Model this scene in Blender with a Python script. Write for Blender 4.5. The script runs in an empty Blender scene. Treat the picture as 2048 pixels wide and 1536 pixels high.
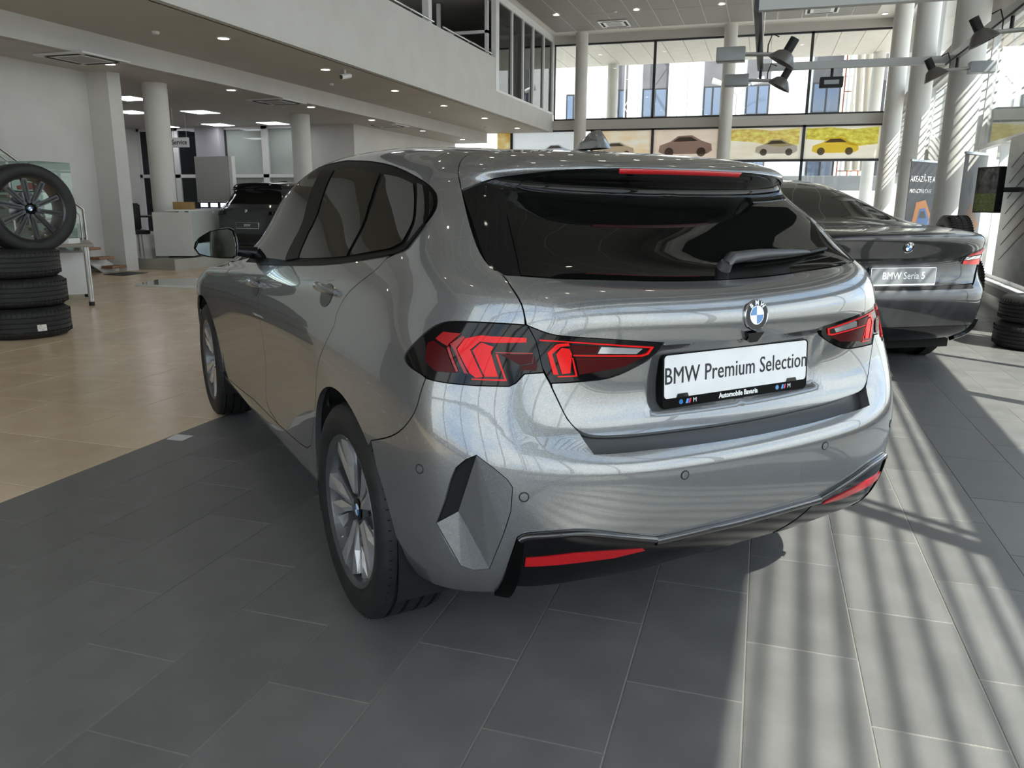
import bpy, bmesh, math, random
import numpy as np
from mathutils import Vector, Matrix
from mathutils.geometry import delaunay_2d_cdt
random.seed(7)
rng = np.random.RandomState(3)
D = bpy.data
SC = bpy.context.scene
COL = SC.collection
# ------------------------------------------------------------------ camera
FPX = 1565.017
CAM = np.array([0.0, 0.0, 1.261])
CR = np.array([0.95359682, 0.30101881, 0.00638515])
CU = np.array([-0.07400197, 0.21376873, 0.97407733])
CF = np.array([-0.29185065, 0.92934956, -0.22612517])
cam = D.cameras.new('camera')
cam.sensor_fit = 'HORIZONTAL'
cam.sensor_width = 36.0
cam.lens = FPX * 36.0 / 2048.0
cam.clip_start = 0.05
cam.clip_end = 400
camo = D.objects.new('camera', cam)
COL.objects.link(camo)
camo.matrix_world = Matrix(((CR[0], CU[0], -CF[0], CAM[0]), (CR[1], CU[1], -CF[1], CAM[1]),
                            (CR[2], CU[2], -CF[2], CAM[2]), (0, 0, 0, 1)))
SC.camera = camo
# ------------------------------------------------------------------ view
SC.view_settings.view_transform = 'Standard'
SC.view_settings.look = 'None'
SC.view_settings.gamma = 1.0
SC.view_settings.use_curve_mapping = False
SC.view_settings.exposure = 1.0
# ------------------------------------------------------------------ sky
W = D.worlds.new('sky')
SC.world = W
W.use_nodes = True
wt = W.node_tree
wt.nodes.clear()
def wn(t): return wt.nodes.new(t)
tc = wn('ShaderNodeTexCoord')
mp = wn('ShaderNodeMapping'); mp.inputs['Scale'].default_value = (1.0, 1.0, 2.6)
nz = wn('ShaderNodeTexNoise'); nz.inputs['Scale'].default_value = 2.1; nz.inputs['Detail'].default_value = 8; nz.inputs['Roughness'].default_value = 0.6
rp = wn('ShaderNodeValToRGB'); rp.color_ramp.elements[0].position = 0.38; rp.color_ramp.elements[1].position = 0.56
mx = wn('ShaderNodeMix'); mx.data_type = 'RGBA'
mx.inputs[6].default_value = (0.42, 0.58, 0.86, 1)
mx.inputs[7].default_value = (1.0, 1.0, 1.0, 1)
bg = wn('ShaderNodeBackground'); bg.inputs['Strength'].default_value = 1.7
wo = wn('ShaderNodeOutputWorld')
wt.links.new(tc.outputs['Generated'], mp.inputs['Vector'])
wt.links.new(mp.outputs['Vector'], nz.inputs['Vector'])
wt.links.new(nz.outputs['Fac'], rp.inputs['Fac'])
wt.links.new(rp.outputs['Color'], mx.inputs[0])
wt.links.new(mx.outputs[2], bg.inputs['Color'])
wt.links.new(bg.outputs['Background'], wo.inputs['Surface'])
# ------------------------------------------------------------------ sun (through the louvres of the right glass wall)
sl = D.lights.new('sun', 'SUN')
sl.energy = 6.5
sl.angle = math.radians(0.6)
sl.color = (1.0, 0.95, 0.87)
so = D.objects.new('sun', sl)
COL.objects.link(so)
SUN_D = Vector((-0.81, 0.58, -1.141)).normalized()       # direction the light travels
so.rotation_euler = SUN_D.to_track_quat('-Z', 'Y').to_euler()
so.location = (8, -6, 14)
# ------------------------------------------------------------------ helpers
MATS = {}
def mat(name, col=(0.5, 0.5, 0.5), rough=0.5, metal=0.0, coat=0.0, coat_rough=0.03, emit=None, estr=0.0, spec=0.5, ior=1.5):
    if name in MATS: return MATS[name]
    m = D.materials.new(name); m.use_nodes = True
    b = m.node_tree.nodes['Principled BSDF']
    b.inputs['Base Color'].default_value = (*col, 1)
    b.inputs['Roughness'].default_value = rough
    b.inputs['Metallic'].default_value = metal
    b.inputs['Coat Weight'].default_value = coat
    b.inputs['Coat Roughness'].default_value = coat_rough
    b.inputs['Specular IOR Level'].default_value = spec
    b.inputs['IOR'].default_value = ior
    if emit:
        b.inputs['Emission Color'].default_value = (*emit, 1)
        b.inputs['Emission Strength'].default_value = estr
    MATS[name] = m
    return m
def nodes(m):
    t = m.node_tree
    return t, t.nodes['Principled BSDF'], (lambda n: t.nodes.new(n)), t.links.new
def noisy(name, col, col2, scale=5.0, rough=0.5, bump=0.0, detail=6.0, metal=0.0, coat=0.0, stretch=(1, 1, 1), bscale=None, rvar=0.0, lo=0.35, hi=0.65, rnd=0.0):
    """principled with noise colour variation, fine bump, optional per-object brightness change"""
    if name in MATS: return MATS[name]
    m = mat(name, col, rough, metal, coat)
    t, b, N, L = nodes(m)
    tc = N('ShaderNodeTexCoord'); mp = N('ShaderNodeMapping'); mp.inputs['Scale'].default_value = stretch
    L(tc.outputs['Object'], mp.inputs['Vector'])
    nz = N('ShaderNodeTexNoise'); nz.inputs['Scale'].default_value = scale; nz.inputs['Detail'].default_value = detail
    L(mp.outputs['Vector'], nz.inputs['Vector'])
    rp = N('ShaderNodeValToRGB'); rp.color_ramp.elements[0].position = lo; rp.color_ramp.elements[1].position = hi
    rp.color_ramp.elements[0].color = (*col, 1); rp.color_ramp.elements[1].color = (*col2, 1)
    L(nz.outputs['Fac'], rp.inputs['Fac'])
    out = rp.outputs['Color']
    if rnd:
        oi = N('ShaderNodeObjectInfo'); mr = N('ShaderNodeMapRange'); mr.inputs[3].default_value = 1 - rnd; mr.inputs[4].default_value = 1 + rnd
        L(oi.outputs['Random'], mr.inputs[0])
        mu = N('ShaderNodeVectorMath'); mu.operation = 'SCALE'
        L(out, mu.inputs[0]); L(mr.outputs[0], mu.inputs['Scale']); out = mu.outputs[0]
    L(out, b.inputs['Base Color'])
    if rvar:
        mr = N('ShaderNodeMapRange'); mr.inputs[3].default_value = rough - rvar; mr.inputs[4].default_value = rough + rvar
        L(nz.outputs['Fac'], mr.inputs[0]); L(mr.outputs[0], b.inputs['Roughness'])
    if bump:
        n2 = N('ShaderNodeTexNoise'); n2.inputs['Scale'].default_value = bscale or scale * 8; n2.inputs['Detail'].default_value = 4
        L(mp.outputs['Vector'], n2.inputs['Vector'])
        bp = N('ShaderNodeBump'); bp.inputs['Strength'].default_value = bump; bp.inputs['Distance'].default_value = 0.01
        L(n2.outputs['Fac'], bp.inputs['Height']); L(bp.outputs['Normal'], b.inputs['Normal'])
    return m
def pane_mat(name, tint=(0.9, 0.95, 0.93), f0=1.5, rough=0.0, body=0.0, bodycol=(0.02, 0.02, 0.02)):
    """sheet glass: clear (tinted) transparency under a Fresnel reflection; optional dark body"""
    if name in MATS: return MATS[name]
    m = D.materials.new(name); m.use_nodes = True
    t = m.node_tree; t.nodes.clear(); N = t.nodes.new; L = t.links.new
    o = N('ShaderNodeOutputMaterial'); lw = N('ShaderNodeLayerWeight'); lw.inputs['Blend'].default_value = 0.5
    pw_ = N('ShaderNodeMath'); pw_.operation = 'POWER'; pw_.inputs[1].default_value = 5.0; L(lw.outputs['Facing'], pw_.inputs[0])
    fr = N('ShaderNodeMapRange'); r0 = ((f0 - 1) / (f0 + 1)) ** 2; fr.inputs[3].default_value = r0; fr.inputs[4].default_value = 1.0
    L(pw_.outputs[0], fr.inputs[0])
    tr = N('ShaderNodeBsdfTransparent'); tr.inputs['Color'].default_value = (*tint, 1)
    gl = N('ShaderNodeBsdfGlossy'); gl.inputs['Roughness'].default_value = rough
    src = tr.outputs[0]
    if body:
        df = N('ShaderNodeBsdfDiffuse'); df.inputs['Color'].default_value = (*bodycol, 1)
        mb = N('ShaderNodeMixShader'); mb.inputs[0].default_value = body
        L(tr.outputs[0], mb.inputs[1]); L(df.outputs[0], mb.inputs[2]); src = mb.outputs[0]
    ms = N('ShaderNodeMixShader')
    L(fr.outputs[0], ms.inputs[0]); L(src, ms.inputs[1]); L(gl.outputs[0], ms.inputs[2]); L(ms.outputs[0], o.inputs[0])
    MATS[name] = m
    return m
def link(name, me, m=None, parent=None):
    o = D.objects.new(name, me); COL.objects.link(o)
    if m is not None:
        for k in (m if isinstance(m, (list, tuple)) else [m]): me.materials.append(k)
    if parent is not None: o.parent = parent
    return o
def mesh(name, verts, faces, m=None, parent=None, smooth=False, normals=None, mi=None):
    me = D.meshes.new(name)
    me.from_pydata([tuple(map(float, v)) for v in verts], [], [tuple(map(int, f)) for f in faces])
    if mi is not None: me.polygons.foreach_set('material_index', mi)
    if smooth or normals is not None: me.polygons.foreach_set('use_smooth', [True] * len(me.polygons))
    me.update()
    if normals is not None: me.normals_split_custom_set_from_vertices([tuple(map(float, n)) for n in normals])
    return link(name, me, m, parent)
def frombm(name, bm, m=None, parent=None, smooth=False, angle=None):
    me = D.meshes.new(name)
    bmesh.ops.recalc_face_normals(bm, faces=bm.faces)
    bm.to_mesh(me); bm.free()
    if smooth: me.polygons.foreach_set('use_smooth', [True] * len(me.polygons))
    if angle is not None:
        me.polygons.foreach_set('use_smooth', [True] * len(me.polygons))
        me.set_sharp_from_angle(angle=math.radians(angle))
    return link(name, me, m, parent)
def empty(name, loc=(0, 0, 0), rz=0.0):
    o = D.objects.new(name, None); COL.objects.link(o); o.location = loc; o.rotation_euler = (0, 0, rz); o.empty_display_size = 0.1
    return o
def tag(o, label, cat=None, group=None, kind=None):
    if label: o['label'] = label
    if cat: o['category'] = cat
    if group: o['group'] = group
    if kind: o['kind'] = kind
    return o
def struct(o, label=None):
    o['kind'] = 'structure'
    if label: o['label'] = label
    return o
def copy_tree(o, parent=None):
    c = o.copy(); COL.objects.link(c)
    if parent is not None: c.parent = parent
    for ch in list(o.children): copy_tree(ch, c)
    return c
def bbox(bm, x0, x1, y0, y1, z0, z1, mtx=None):
    vs = [bm.verts.new((x, y, z)) for x in (x0, x1) for y in (y0, y1) for z in (z0, z1)]
    if mtx is not None:
        for v in vs: v.co = mtx @ v.co
    for f in ((0, 1, 3, 2), (4, 6, 7, 5), (0, 4, 5, 1), (2, 3, 7, 6), (0, 2, 6, 4), (1, 5, 7, 3)):
        bm.faces.new([vs[i] for i in f])
    return vs
def box(name, x0, x1, y0, y1, z0, z1, m, parent=None, bev=0.0, seg=2):
    bm = bmesh.new(); bbox(bm, min(x0, x1), max(x0, x1), min(y0, y1), max(y0, y1), min(z0, z1), max(z0, z1))
    if bev:
        bmesh.ops.bevel(bm, geom=list(bm.edges), offset=bev, segments=seg, affect='EDGES', profile=0.6)
    return frombm(name, bm, m, parent, angle=35 if bev else None)
def lathe_bm(bm, prof, n=48, axis='z', cap=False, mtx=None):
    """prof: list of (r, h)"""
    rings = []
    for r, h in prof:
        ring = []
        for k in range(n):
            a = 2 * math.pi * k / n
            c = (r * math.cos(a), r * math.sin(a), h)
            if axis == 'y': c = (c[0], c[2], c[1])
            if axis == 'x': c = (c[2], c[0], c[1])
            v = bm.verts.new(c)
            if mtx is not None: v.co = mtx @ v.co
            ring.append(v)
        rings.append(ring)
    for a, b in zip(rings[:-1], rings[1:]):
        for k in range(n):
            bm.faces.new((a[k], a[(k + 1) % n], b[(k + 1) % n], b[k]))
    if cap:
        bm.faces.new(rings[0][::-1]); bm.faces.new(rings[-1])
    return rings
def lathe(name, prof, m, parent=None, n=48, axis='z', cap=False, angle=40, mtx=None):
    bm = bmesh.new(); lathe_bm(bm, prof, n, axis, cap, mtx)
    return frombm(name, bm, m, parent, angle=angle)
def tube_bm(bm, pts, r, n=10, closed=False, cap=True):
    pts = [Vector(p) for p in pts]
    rr = r if isinstance(r, (list, tuple)) else [r] * len(pts)
    prev = None; rings = []
    for i, p in enumerate(pts):
        a = pts[i - 1] if (i > 0 or closed) else p
        b = pts[(i + 1) % len(pts)] if (i < len(pts) - 1 or closed) else p
        d = (b - a).normalized()
        if prev is None:
            q = Vector((0, 0, 1)) if abs(d.z) < 0.9 else Vector((1, 0, 0))
            s = d.cross(q).normalized()
        else:
            s = (prev - d * prev.dot(d)).normalized()
        prev = s; t = d.cross(s)
        rings.append([bm.verts.new(p + (s * math.cos(2 * math.pi * k / n) + t * math.sin(2 * math.pi * k / n)) * rr[i]) for k in range(n)])
    m = len(rings)
    for i in range(m if closed else m - 1):
        a, b = rings[i], rings[(i + 1) % m]
        for k in range(n): bm.faces.new((a[k], a[(k + 1) % n], b[(k + 1) % n], b[k]))
    if cap and not closed:
        bm.faces.new(rings[0][::-1]); bm.faces.new(rings[-1])
def tube(name, pts, r, m, parent=None, n=10, closed=False):
    bm = bmesh.new(); tube_bm(bm, pts, r, n, closed)
    return frombm(name, bm, m, parent, angle=50)
def prism_bm(bm, poly, mtx, d0, d1):
    """poly: 2D points in the local xy plane, extruded along local z from d0 to d1"""
    a = [bm.verts.new(mtx @ Vector((p[0], p[1], d0))) for p in poly]
    b = [bm.verts.new(mtx @ Vector((p[0], p[1], d1))) for p in poly]
    n = len(poly)
    bm.faces.new(a[::-1]); bm.faces.new(b)
    for i in range(n): bm.faces.new((a[i], a[(i + 1) % n], b[(i + 1) % n], b[i]))
def prism(name, poly, mtx, d0, d1, m, parent=None, bev=0.0, angle=None):
    bm = bmesh.new(); prism_bm(bm, poly, mtx, d0, d1)
    if bev:
        bmesh.ops.recalc_face_normals(bm, faces=bm.faces)
        bmesh.ops.bevel(bm, geom=list(bm.edges), offset=bev, segments=2, affect='EDGES', clamp_overlap=True)
        angle = angle or 35
    return frombm(name, bm, m, parent, angle=angle)
def text(name, body, size, mtx, m, parent=None, depth=0.001, align='CENTER', xs=1.0, bold=0.0, space=1.0):
    cu = D.curves.new(name, 'FONT'); cu.body = body; cu.size = size; cu.align_x = align; cu.align_y = 'CENTER'
    cu.extrude = depth; cu.offset = bold; cu.space_character = space; cu.resolution_u = 3
    t = D.objects.new(name, cu); COL.objects.link(t)
    dg = bpy.context.evaluated_depsgraph_get()
    me = D.meshes.new_from_object(t.evaluated_get(dg))
    D.objects.remove(t); D.curves.remove(cu)
    me.transform(Matrix.Scale(xs, 4, (1, 0, 0))); me.transform(mtx)
    me.materials.clear()
    me.name = name
    return link(name, me, m, parent)
def frame_mtx(o, xd, yd):
    """4x4 whose x,y axes are xd,yd (z = x cross y) at origin o"""
    xd = Vector(xd).normalized(); yd = Vector(yd); z = xd.cross(yd).normalized(); yd = z.cross(xd)
    return Matrix(((xd.x, yd.x, z.x, o[0]), (xd.y, yd.y, z.y, o[1]), (xd.z, yd.z, z.z, o[2]), (0, 0, 0, 1)))
def disc_poly(r, n=32, a0=0, a1=2 * math.pi, cx=0, cy=0):
    return [(cx + r * math.cos(a0 + (a1 - a0) * k / n), cy + r * math.sin(a0 + (a1 - a0) * k / n)) for k in range(n)]
def rrect(w, h, r, n=5):
    p = []
    for cx, cy, a in ((w / 2 - r, h / 2 - r, 0), (-w / 2 + r, h / 2 - r, 90), (-w / 2 + r, -h / 2 + r, 180), (w / 2 - r, -h / 2 + r, 270)):
        for k in range(n + 1):
            t = math.radians(a + 90 * k / n); p.append((cx + r * math.cos(t), cy + r * math.sin(t)))
    return p
def ray(px, py):
    d = (px - 1024) / FPX * CR - (py - 768) / FPX * CU + CF
    return d
def at(px, py, ax, val):
    """world point seen at a photo pixel on the plane axis=val"""
    d = ray(px, py); return CAM + d * ((val - CAM[ax]) / d[ax])
# ------------------------------------------------------------------ car and metal materials
def paint(name, col, flake=0.35, rough=0.32, metal=0.55):
    m = mat(name, col, rough, metal, coat=1.0, coat_rough=0.005)
    m.node_tree.nodes['Principled BSDF'].inputs['Coat IOR'].default_value = 1.75
    t, b, N, L = nodes(m)
    tc = N('ShaderNodeTexCoord'); vo = N('ShaderNodeTexVoronoi'); vo.inputs['Scale'].default_value = 900
    L(tc.outputs['Object'], vo.inputs['Vector'])
    mx = N('ShaderNodeMix'); mx.data_type = 'RGBA'; mx.inputs[0].default_value = 0.5
    mx.inputs[6].default_value = (*[c * (1 - flake) for c in col], 1); mx.inputs[7].default_value = (*[min(1, c * (1 + flake)) for c in col], 1)
    L(vo.outputs['Color'], mx.inputs[0]); L(mx.outputs[2], b.inputs['Base Color'])
    return m
PAINT = paint('grey_metallic_paint', (0.225, 0.23, 0.233), 0.3, 0.27, 0.65)
GBLK = mat('gloss_black', (0.004, 0.004, 0.0045), 0.06, 0, coat=0.0, spec=0.32)
TRIM = mat('satin_black_trim', (0.003, 0.003, 0.003), 0.4, 0, spec=0.06)
MBLK = mat('matt_black_plastic', (0.012, 0.012, 0.012), 0.6)
VOID = mat('dark_interior', (0.004, 0.004, 0.004), 0.9)
CGLS = mat('dark_car_glass', (0.004, 0.0045, 0.004), 0.0, spec=0.28, ior=1.5)
RUB = noisy('tyre_rubber', (0.007, 0.007, 0.007), (0.012, 0.012, 0.012), 30, 0.62, 0.15)
RED1 = mat('lamp_red_bright', (0.82, 0.004, 0.006), 0.35, coat=0.25, spec=0.2)
RED2 = mat('lamp_red', (0.34, 0.004, 0.006), 0.3, coat=0.4, spec=0.3)
RED3 = mat('lamp_red_dark', (0.06, 0.002, 0.003), 0.25, spec=0.15)
REFL = noisy('reflector_red', (0.36, 0.004, 0.008), (0.50, 0.008, 0.012), 300, 0.2, 0.0, coat=0.3)
LENS = pane_mat('lamp_lens', (0.95, 0.9, 0.9), 1.45)
CLEARL = mat('clear_lamp', (0.55, 0.55, 0.56), 0.1, 0.6, coat=1.0)
CHROME = mat('chrome', (0.75, 0.76, 0.78), 0.08, 1.0)
WHT = mat('white_enamel', (0.85, 0.86, 0.87), 0.15, coat=0.8)
BLU = mat('blue_enamel', (0.02, 0.19, 0.50), 0.15, coat=0.8)
PLW = noisy('plate_white', (0.78, 0.79, 0.80), (0.70, 0.71, 0.73), 6, 0.3, 0.0, coat=0.4)
INK = mat('dark_lettering', (0.03, 0.03, 0.035), 0.5)
ALU = mat('machined_alloy', (0.80, 0.80, 0.81), 0.32, 0.9)
RIMG = mat('dark_grey_alloy', (0.11, 0.11, 0.115), 0.35, 0.6, coat=0.3)
RIMB = mat('satin_black_alloy', (0.012, 0.012, 0.012), 0.35, 0.0, coat=0.3)
DISC = noisy('brake_disc', (0.3, 0.3, 0.3), (0.2, 0.2, 0.2), 40, 0.35, metal=1.0)

# ------------------------------------------------------------------ the showroom shell
YB = 29.0; YF = -4.5; XL = -19.0; ZC = 7.0; Z1 = 3.76; Z2 = 3.42; XM = -7.61; XM2 = -10.05; ZP = 5.25
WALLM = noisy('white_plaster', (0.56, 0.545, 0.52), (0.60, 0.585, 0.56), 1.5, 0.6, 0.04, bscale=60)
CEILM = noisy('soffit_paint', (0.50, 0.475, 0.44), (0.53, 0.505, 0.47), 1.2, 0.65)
COLM = noisy('column_paint', (0.62, 0.60, 0.56), (0.66, 0.64, 0.60), 2.0, 0.5)
FRAMEW = mat('white_frame', (0.70, 0.70, 0.69), 0.35)
FRAMED = mat('dark_frame', (0.03, 0.03, 0.032), 0.4)
GLASS = pane_mat('window_glass', (0.93, 0.96, 0.95), 1.45)
GROUT = noisy('grout', (0.24, 0.225, 0.19), (0.18, 0.17, 0.15), 3, 0.8)
SLATE = noisy('slate_tile', (0.125, 0.123, 0.120), (0.165, 0.162, 0.157), 5.0, 0.42, 0.10, detail=8, bscale=220, rvar=0.06, rnd=0.08, lo=0.3, hi=0.72)
TAN = noisy('tan_tile', (0.64, 0.48, 0.32), (0.72, 0.56, 0.39), 3.0, 0.26, 0.02, detail=6, bscale=90, rvar=0.05, rnd=0.05)
STEEL = mat('brushed_steel', (0.55, 0.55, 0.55), 0.25, 1.0)
# floor: slab with grout, slate tiles in half bond on the right, square tan tiles on the left
floor = box('floor', XL, 4.2, YF - 0.2, YB + 0.3, -0.25, -0.0016, GROUT)
struct(floor, 'showroom floor of dark slate tiles and tan stone tiles')
def tile_mesh(name, w, l, m):
    bm = bmesh.new(); e = 0.0016
    t = [bm.verts.new((x, y, 0)) for x, y in ((e, e), (w - e, e), (w - e, l - e), (e, l - e))]
    q = [bm.verts.new((x, y, -0.0012)) for x, y in ((0, 0), (w, 0), (w, l), (0, l))]
    b = [bm.verts.new((x, y, -0.012)) for x, y in ((0, 0), (w, 0), (w, l), (0, l))]
    bm.faces.new(t)
    for i in range(4):
        bm.faces.new((q[i], q[(i + 1) % 4], t[(i + 1) % 4], t[i])); bm.faces.new((b[i], b[(i + 1) % 4], q[(i + 1) % 4], q[i]))
    me = D.meshes.new(name); bm.to_mesh(me); bm.free(); me.materials.append(m); return me
def lay(name, cells, w, l, m, rest):
    cells.sort(key=lambda c: (c[0] + w / 2) ** 2 + (c[1] + l / 2 - 0.0) ** 2)
    me = tile_mesh(name, w, l, m)
    for c in cells[:300]:
        o = D.objects.new(name, me); COL.objects.link(o); o.parent = floor; o.location = (c[0], c[1], random.uniform(-0.0004, 0.0004))
    vs = []; fs = []
    for c in cells[300:]:
        k = len(vs); vs += [(c[0], c[1], 0), (c[0] + w, c[1], 0), (c[0] + w, c[1] + l, 0), (c[0], c[1] + l, 0)]; fs.append((k, k + 1, k + 2, k + 3))
    if vs:
        o = mesh(rest, vs, fs, m, floor); o['kind'] = 'stuff'
def seen(x, y):
    d = np.array([x, y, 0]) - CAM; z = d @ CF
    if z < 0.6: return False
    px = 1024 + FPX * (d @ CR) / z; py = 768 - FPX * (d @ CU) / z
    return -250 < px < 2300 and py < 1900
pw, pl = 0.3055, 0.611; cells = []
for k in range(-10, 14):
    for j in range(-9, 50):
        x = 0.041 + pw * k; y = 2.197 + pl * j + (0.0 if k % 2 == 0 else pl / 2)
        if x > 3.6: continue
        cells.append((x + 0.0015, y + 0.0015))
vis = [c for c in cells if seen(c[0] + 0.15, c[1] + 0.3)]; hid = [c for c in cells if not seen(c[0] + 0.15, c[1] + 0.3)]
lay('slate_tile', vis + [], pw - 0.003, pl - 0.003, SLATE, 'far_slate_tiles')
def quads(name, cells, w, l, m):
    vs = []; fs = []
    for c in cells:
        k = len(vs); vs += [(c[0], c[1], 0), (c[0] + w, c[1], 0), (c[0] + w, c[1] + l, 0), (c[0], c[1] + l, 0)]; fs.append((k, k + 1, k + 2, k + 3))
    o = mesh(name, vs, fs, m, floor); o['kind'] = 'stuff'
quads('outlying_slate_tiles', hid, pw - 0.003, pl - 0.003, SLATE)
pt = 0.605; cells = []
for k in range(1, 27):
    for j in range(-13, 44):
        cells.append((-3.0145 - pt * k + 0.002, 3.125 + pt * j + 0.002))
vis = [c for c in cells if seen(c[0] + 0.3, c[1] + 0.3) and c[1] < 16]; hid = [c for c in cells if c not in set(vis)]
lay('tan_tile', vis, pt - 0.004, pt - 0.004, TAN, 'far_tan_tiles')
quads('outlying_tan_tiles', hid, pt - 0.002, pt - 0.002, TAN)
# ceilings
ceil = box('ceiling', XM - 0.1, 4.3, YF - 0.2, YB + 0.2, ZC, ZC + 0.3, mat('ceiling_seam_white', (0.72, 0.69, 0.64), 0.6)); struct(ceil, 'high panelled showroom ceiling')
CPAN = noisy('ceiling_panel', (0.29, 0.275, 0.255), (0.32, 0.305, 0.28), 40, 0.7)
bm = bmesh.new(); bbox(bm, 0, 0.695, 0, 2.385, -0.012, 0.0)
cme = D.meshes.new('ceiling_panel'); bm.to_mesh(cme); bm.free(); cme.materials.append(CPAN)
for i in range(14):
    for j in range(13):
        o = D.objects.new('ceiling_panel', cme); COL.objects.link(o); o.parent = ceil
        o.location = (-7.35 + i * 0.73, 28.2 - 2.4 * (j + 1), ZC)
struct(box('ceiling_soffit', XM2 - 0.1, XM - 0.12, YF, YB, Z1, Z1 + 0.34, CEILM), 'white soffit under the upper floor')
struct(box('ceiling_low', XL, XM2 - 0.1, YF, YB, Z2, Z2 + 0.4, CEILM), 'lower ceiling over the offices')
struct(box('trim_1', XM2 - 0.12, XM2, YF, 28.7, Z2, Z1 + 0.02, WALLM), 'step between the two soffits')
struct(box('wall_mezzanine', XM - 0.15, XM, YF, 22.55, Z1, ZP, WALLM), 'white parapet of the upper floor')
struct(box('wall_mezzanine_end', XM - 0.15, XM, 22.55, YB, Z1, 4.36, WALLM), 'white parapet under the tinted upper windows')
struct(box('floor_upper', XL, XM - 0.15, YF, YB, Z1 + 0.3, Z1 + 0.42, CEILM))
struct(box('ceiling_upper', XL, XM - 0.15, YF, YB, 6.75, 7.3, CPAN))
struct(box('wall_upper_back', -13.2, -13.0, YF, YB, Z1 + 0.4, 6.8, mat('upper_wall', (0.28, 0.27, 0.26), 0.7)))
# tinted upper windows beside the back wall
TINT = pane_mat('tinted_pane', (0.25, 0.27, 0.27), 1.5, body=0.55, bodycol=(0.02, 0.022, 0.022))
wn = 1
ys = [22.72, 24.05, 25.2, 26.35, 27.65, 28.85]
for a, b in zip(ys[:-1], ys[1:]):
    w = empty('window_%d' % wn, (XM - 0.05, a, 4.36)); wn += 1; struct(w, 'tinted upper window in white frame')
    bm = bmesh.new(); W_, H_ = b - a, 6.85 - 4.36
    for (y0, y1, z0, z1) in ((0, W_, 0, 0.07), (0, W_, H_ - 0.05, H_), (0, 0.05, 0.07, H_ - 0.05), (W_ - 0.05, W_, 0.07, H_ - 0.05)):
        bbox(bm, -0.05, 0.06, y0, y1, z0, z1)
    frombm('window_frame', bm, FRAMEW, w)
    box('pane', -0.006, 0.006, 0.05, W_ - 0.05, 0.07, H_ - 0.05, TINT, w)
struct(box('trim_2', XM - 0.12, XM + 0.02, 22.45, 22.72, 4.36, ZC, FRAMEW), 'white post at the end of the gallery')
struct(box('trim_3', XM - 0.12, XM + 0.02, 28.85, 29.0, 4.36, ZC, FRAMEW))
struct(box('trim_4', XM - 0.1, XM, 22.5, YB, 6.85, ZC, FRAMEW))
# gallery: glazed partition, post, upper room wall
p = empty('glass_partition', (XM - 0.2, 22.3, 4.18)); tag(p, 'white-framed glass partition behind the gallery rail', 'partition')
bm = bmesh.new()
for x in (-4.5, -3.0, -1.5, -0.05): bbox(bm, x, x + 0.09, -0.05, 0.05, 0, 2.55)
bbox(bm, -4.5, 0.04, -0.05, 0.05, 1.7, 1.78)
frombm('partition_frame', bm, FRAMEW, p)
for x in (-4.41, -2.91, -1.41): box('pane', x, x + 1.41, -0.005, 0.005, 0.02, 1.7, GLASS, p)
struct(box('trim_5', XM - 0.32, XM - 0.16, 18.1, 18.3, 4.18, 6.75, FRAMEW), 'white post on the gallery')
for (a, b) in ((11.0, 18.15), (18.75, 22.3)):
    r = empty('handrail', (XM - 0.06, a, ZP)); tag(r, 'chrome handrail along the parapet, %s the white gallery post' % ('before' if a < 12 else 'beyond'), 'handrail')
    tube('rail_tube', [(0, 0, 0.09), (0, b - a, 0.09)], 0.025, CHROME, r)
    for t in np.arange(0.3, b - a, 1.4): tube('rail_post', [(0, t, -0.03), (0, t, 0.09)], 0.012, CHROME, r, 8)
# back wall: columns, beams, panes, printed films
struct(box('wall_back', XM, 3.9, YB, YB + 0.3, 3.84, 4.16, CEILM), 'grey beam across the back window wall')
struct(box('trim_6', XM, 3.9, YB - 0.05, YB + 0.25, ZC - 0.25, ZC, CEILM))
def xat(px, py): return float(at(px, py, 1, YB)[0])
mu = [xat(1311, 75), xat(1628, 55)]
vm = [xat(1022, 275), xat(1183, 262), xat(1305, 260), xat(1440, 258), xat(1609, 255), xat(1768, 250)]
up = [XM, mu[0], mu[1], 3.75]
for a, b in zip(up[:-1], up[1:]):
    w = empty('window_%d' % wn, (a, YB + 0.1, 4.16)); wn += 1; struct(w, 'tall upper pane of the back window wall')
    bm = bmesh.new(); W_ = b - a; H_ = ZC - 0.25 - 4.16
    for q in ((0, W_, 0, 0.06), (0, W_, H_ - 0.06, H_), (0, 0.045, 0, H_), (W_ - 0.045, W_, 0, H_)): bbox(bm, q[0], q[1], -0.04, 0.05, q[2], q[3])
    frombm('window_frame', bm, FRAMED, w); box('pane', 0.045, W_ - 0.045, -0.004, 0.004, 0.06, H_ - 0.06, GLASS, w)
lowx = [-11.6] + vm + [3.75]
ZPB = float(at(1600, 318, 1, YB)[2])
for a, b in zip(lowx[:-1], lowx[1:]):
    w = empty('window_%d' % wn, (a, YB + 0.1, 0)); wn += 1; struct(w, 'lower pane of the back window wall')
    bm = bmesh.new(); W_ = b - a; H_ = 3.84
    for q in ((0, W_, 0, 0.1), (0, W_, H_ - 0.06, H_), (0, W_, ZPB - 0.08, ZPB), (0, 0.045, 0, H_), (W_ - 0.045, W_, 0, H_)): bbox(bm, q[0], q[1], -0.04, 0.05, q[2], q[3])
    frombm('window_frame', bm, FRAMED, w); box('pane', 0.045, W_ - 0.045, -0.004, 0.004, 0.1, H_ - 0.06, GLASS, w)
def column(x, y, r, z0, z1, label):
    o = lathe('column', [(r, z0), (r, z1)], COLM, None, 48); o.location = (x, y, 0); o.name = 'column'
    return tag(o, label, 'column', None)
cs = [((1152.7 + 1176.6) / 2, 70), ((1450 + 1476.5) / 2, 53), ((1787.7 + 1819) / 2, 32)]
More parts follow.
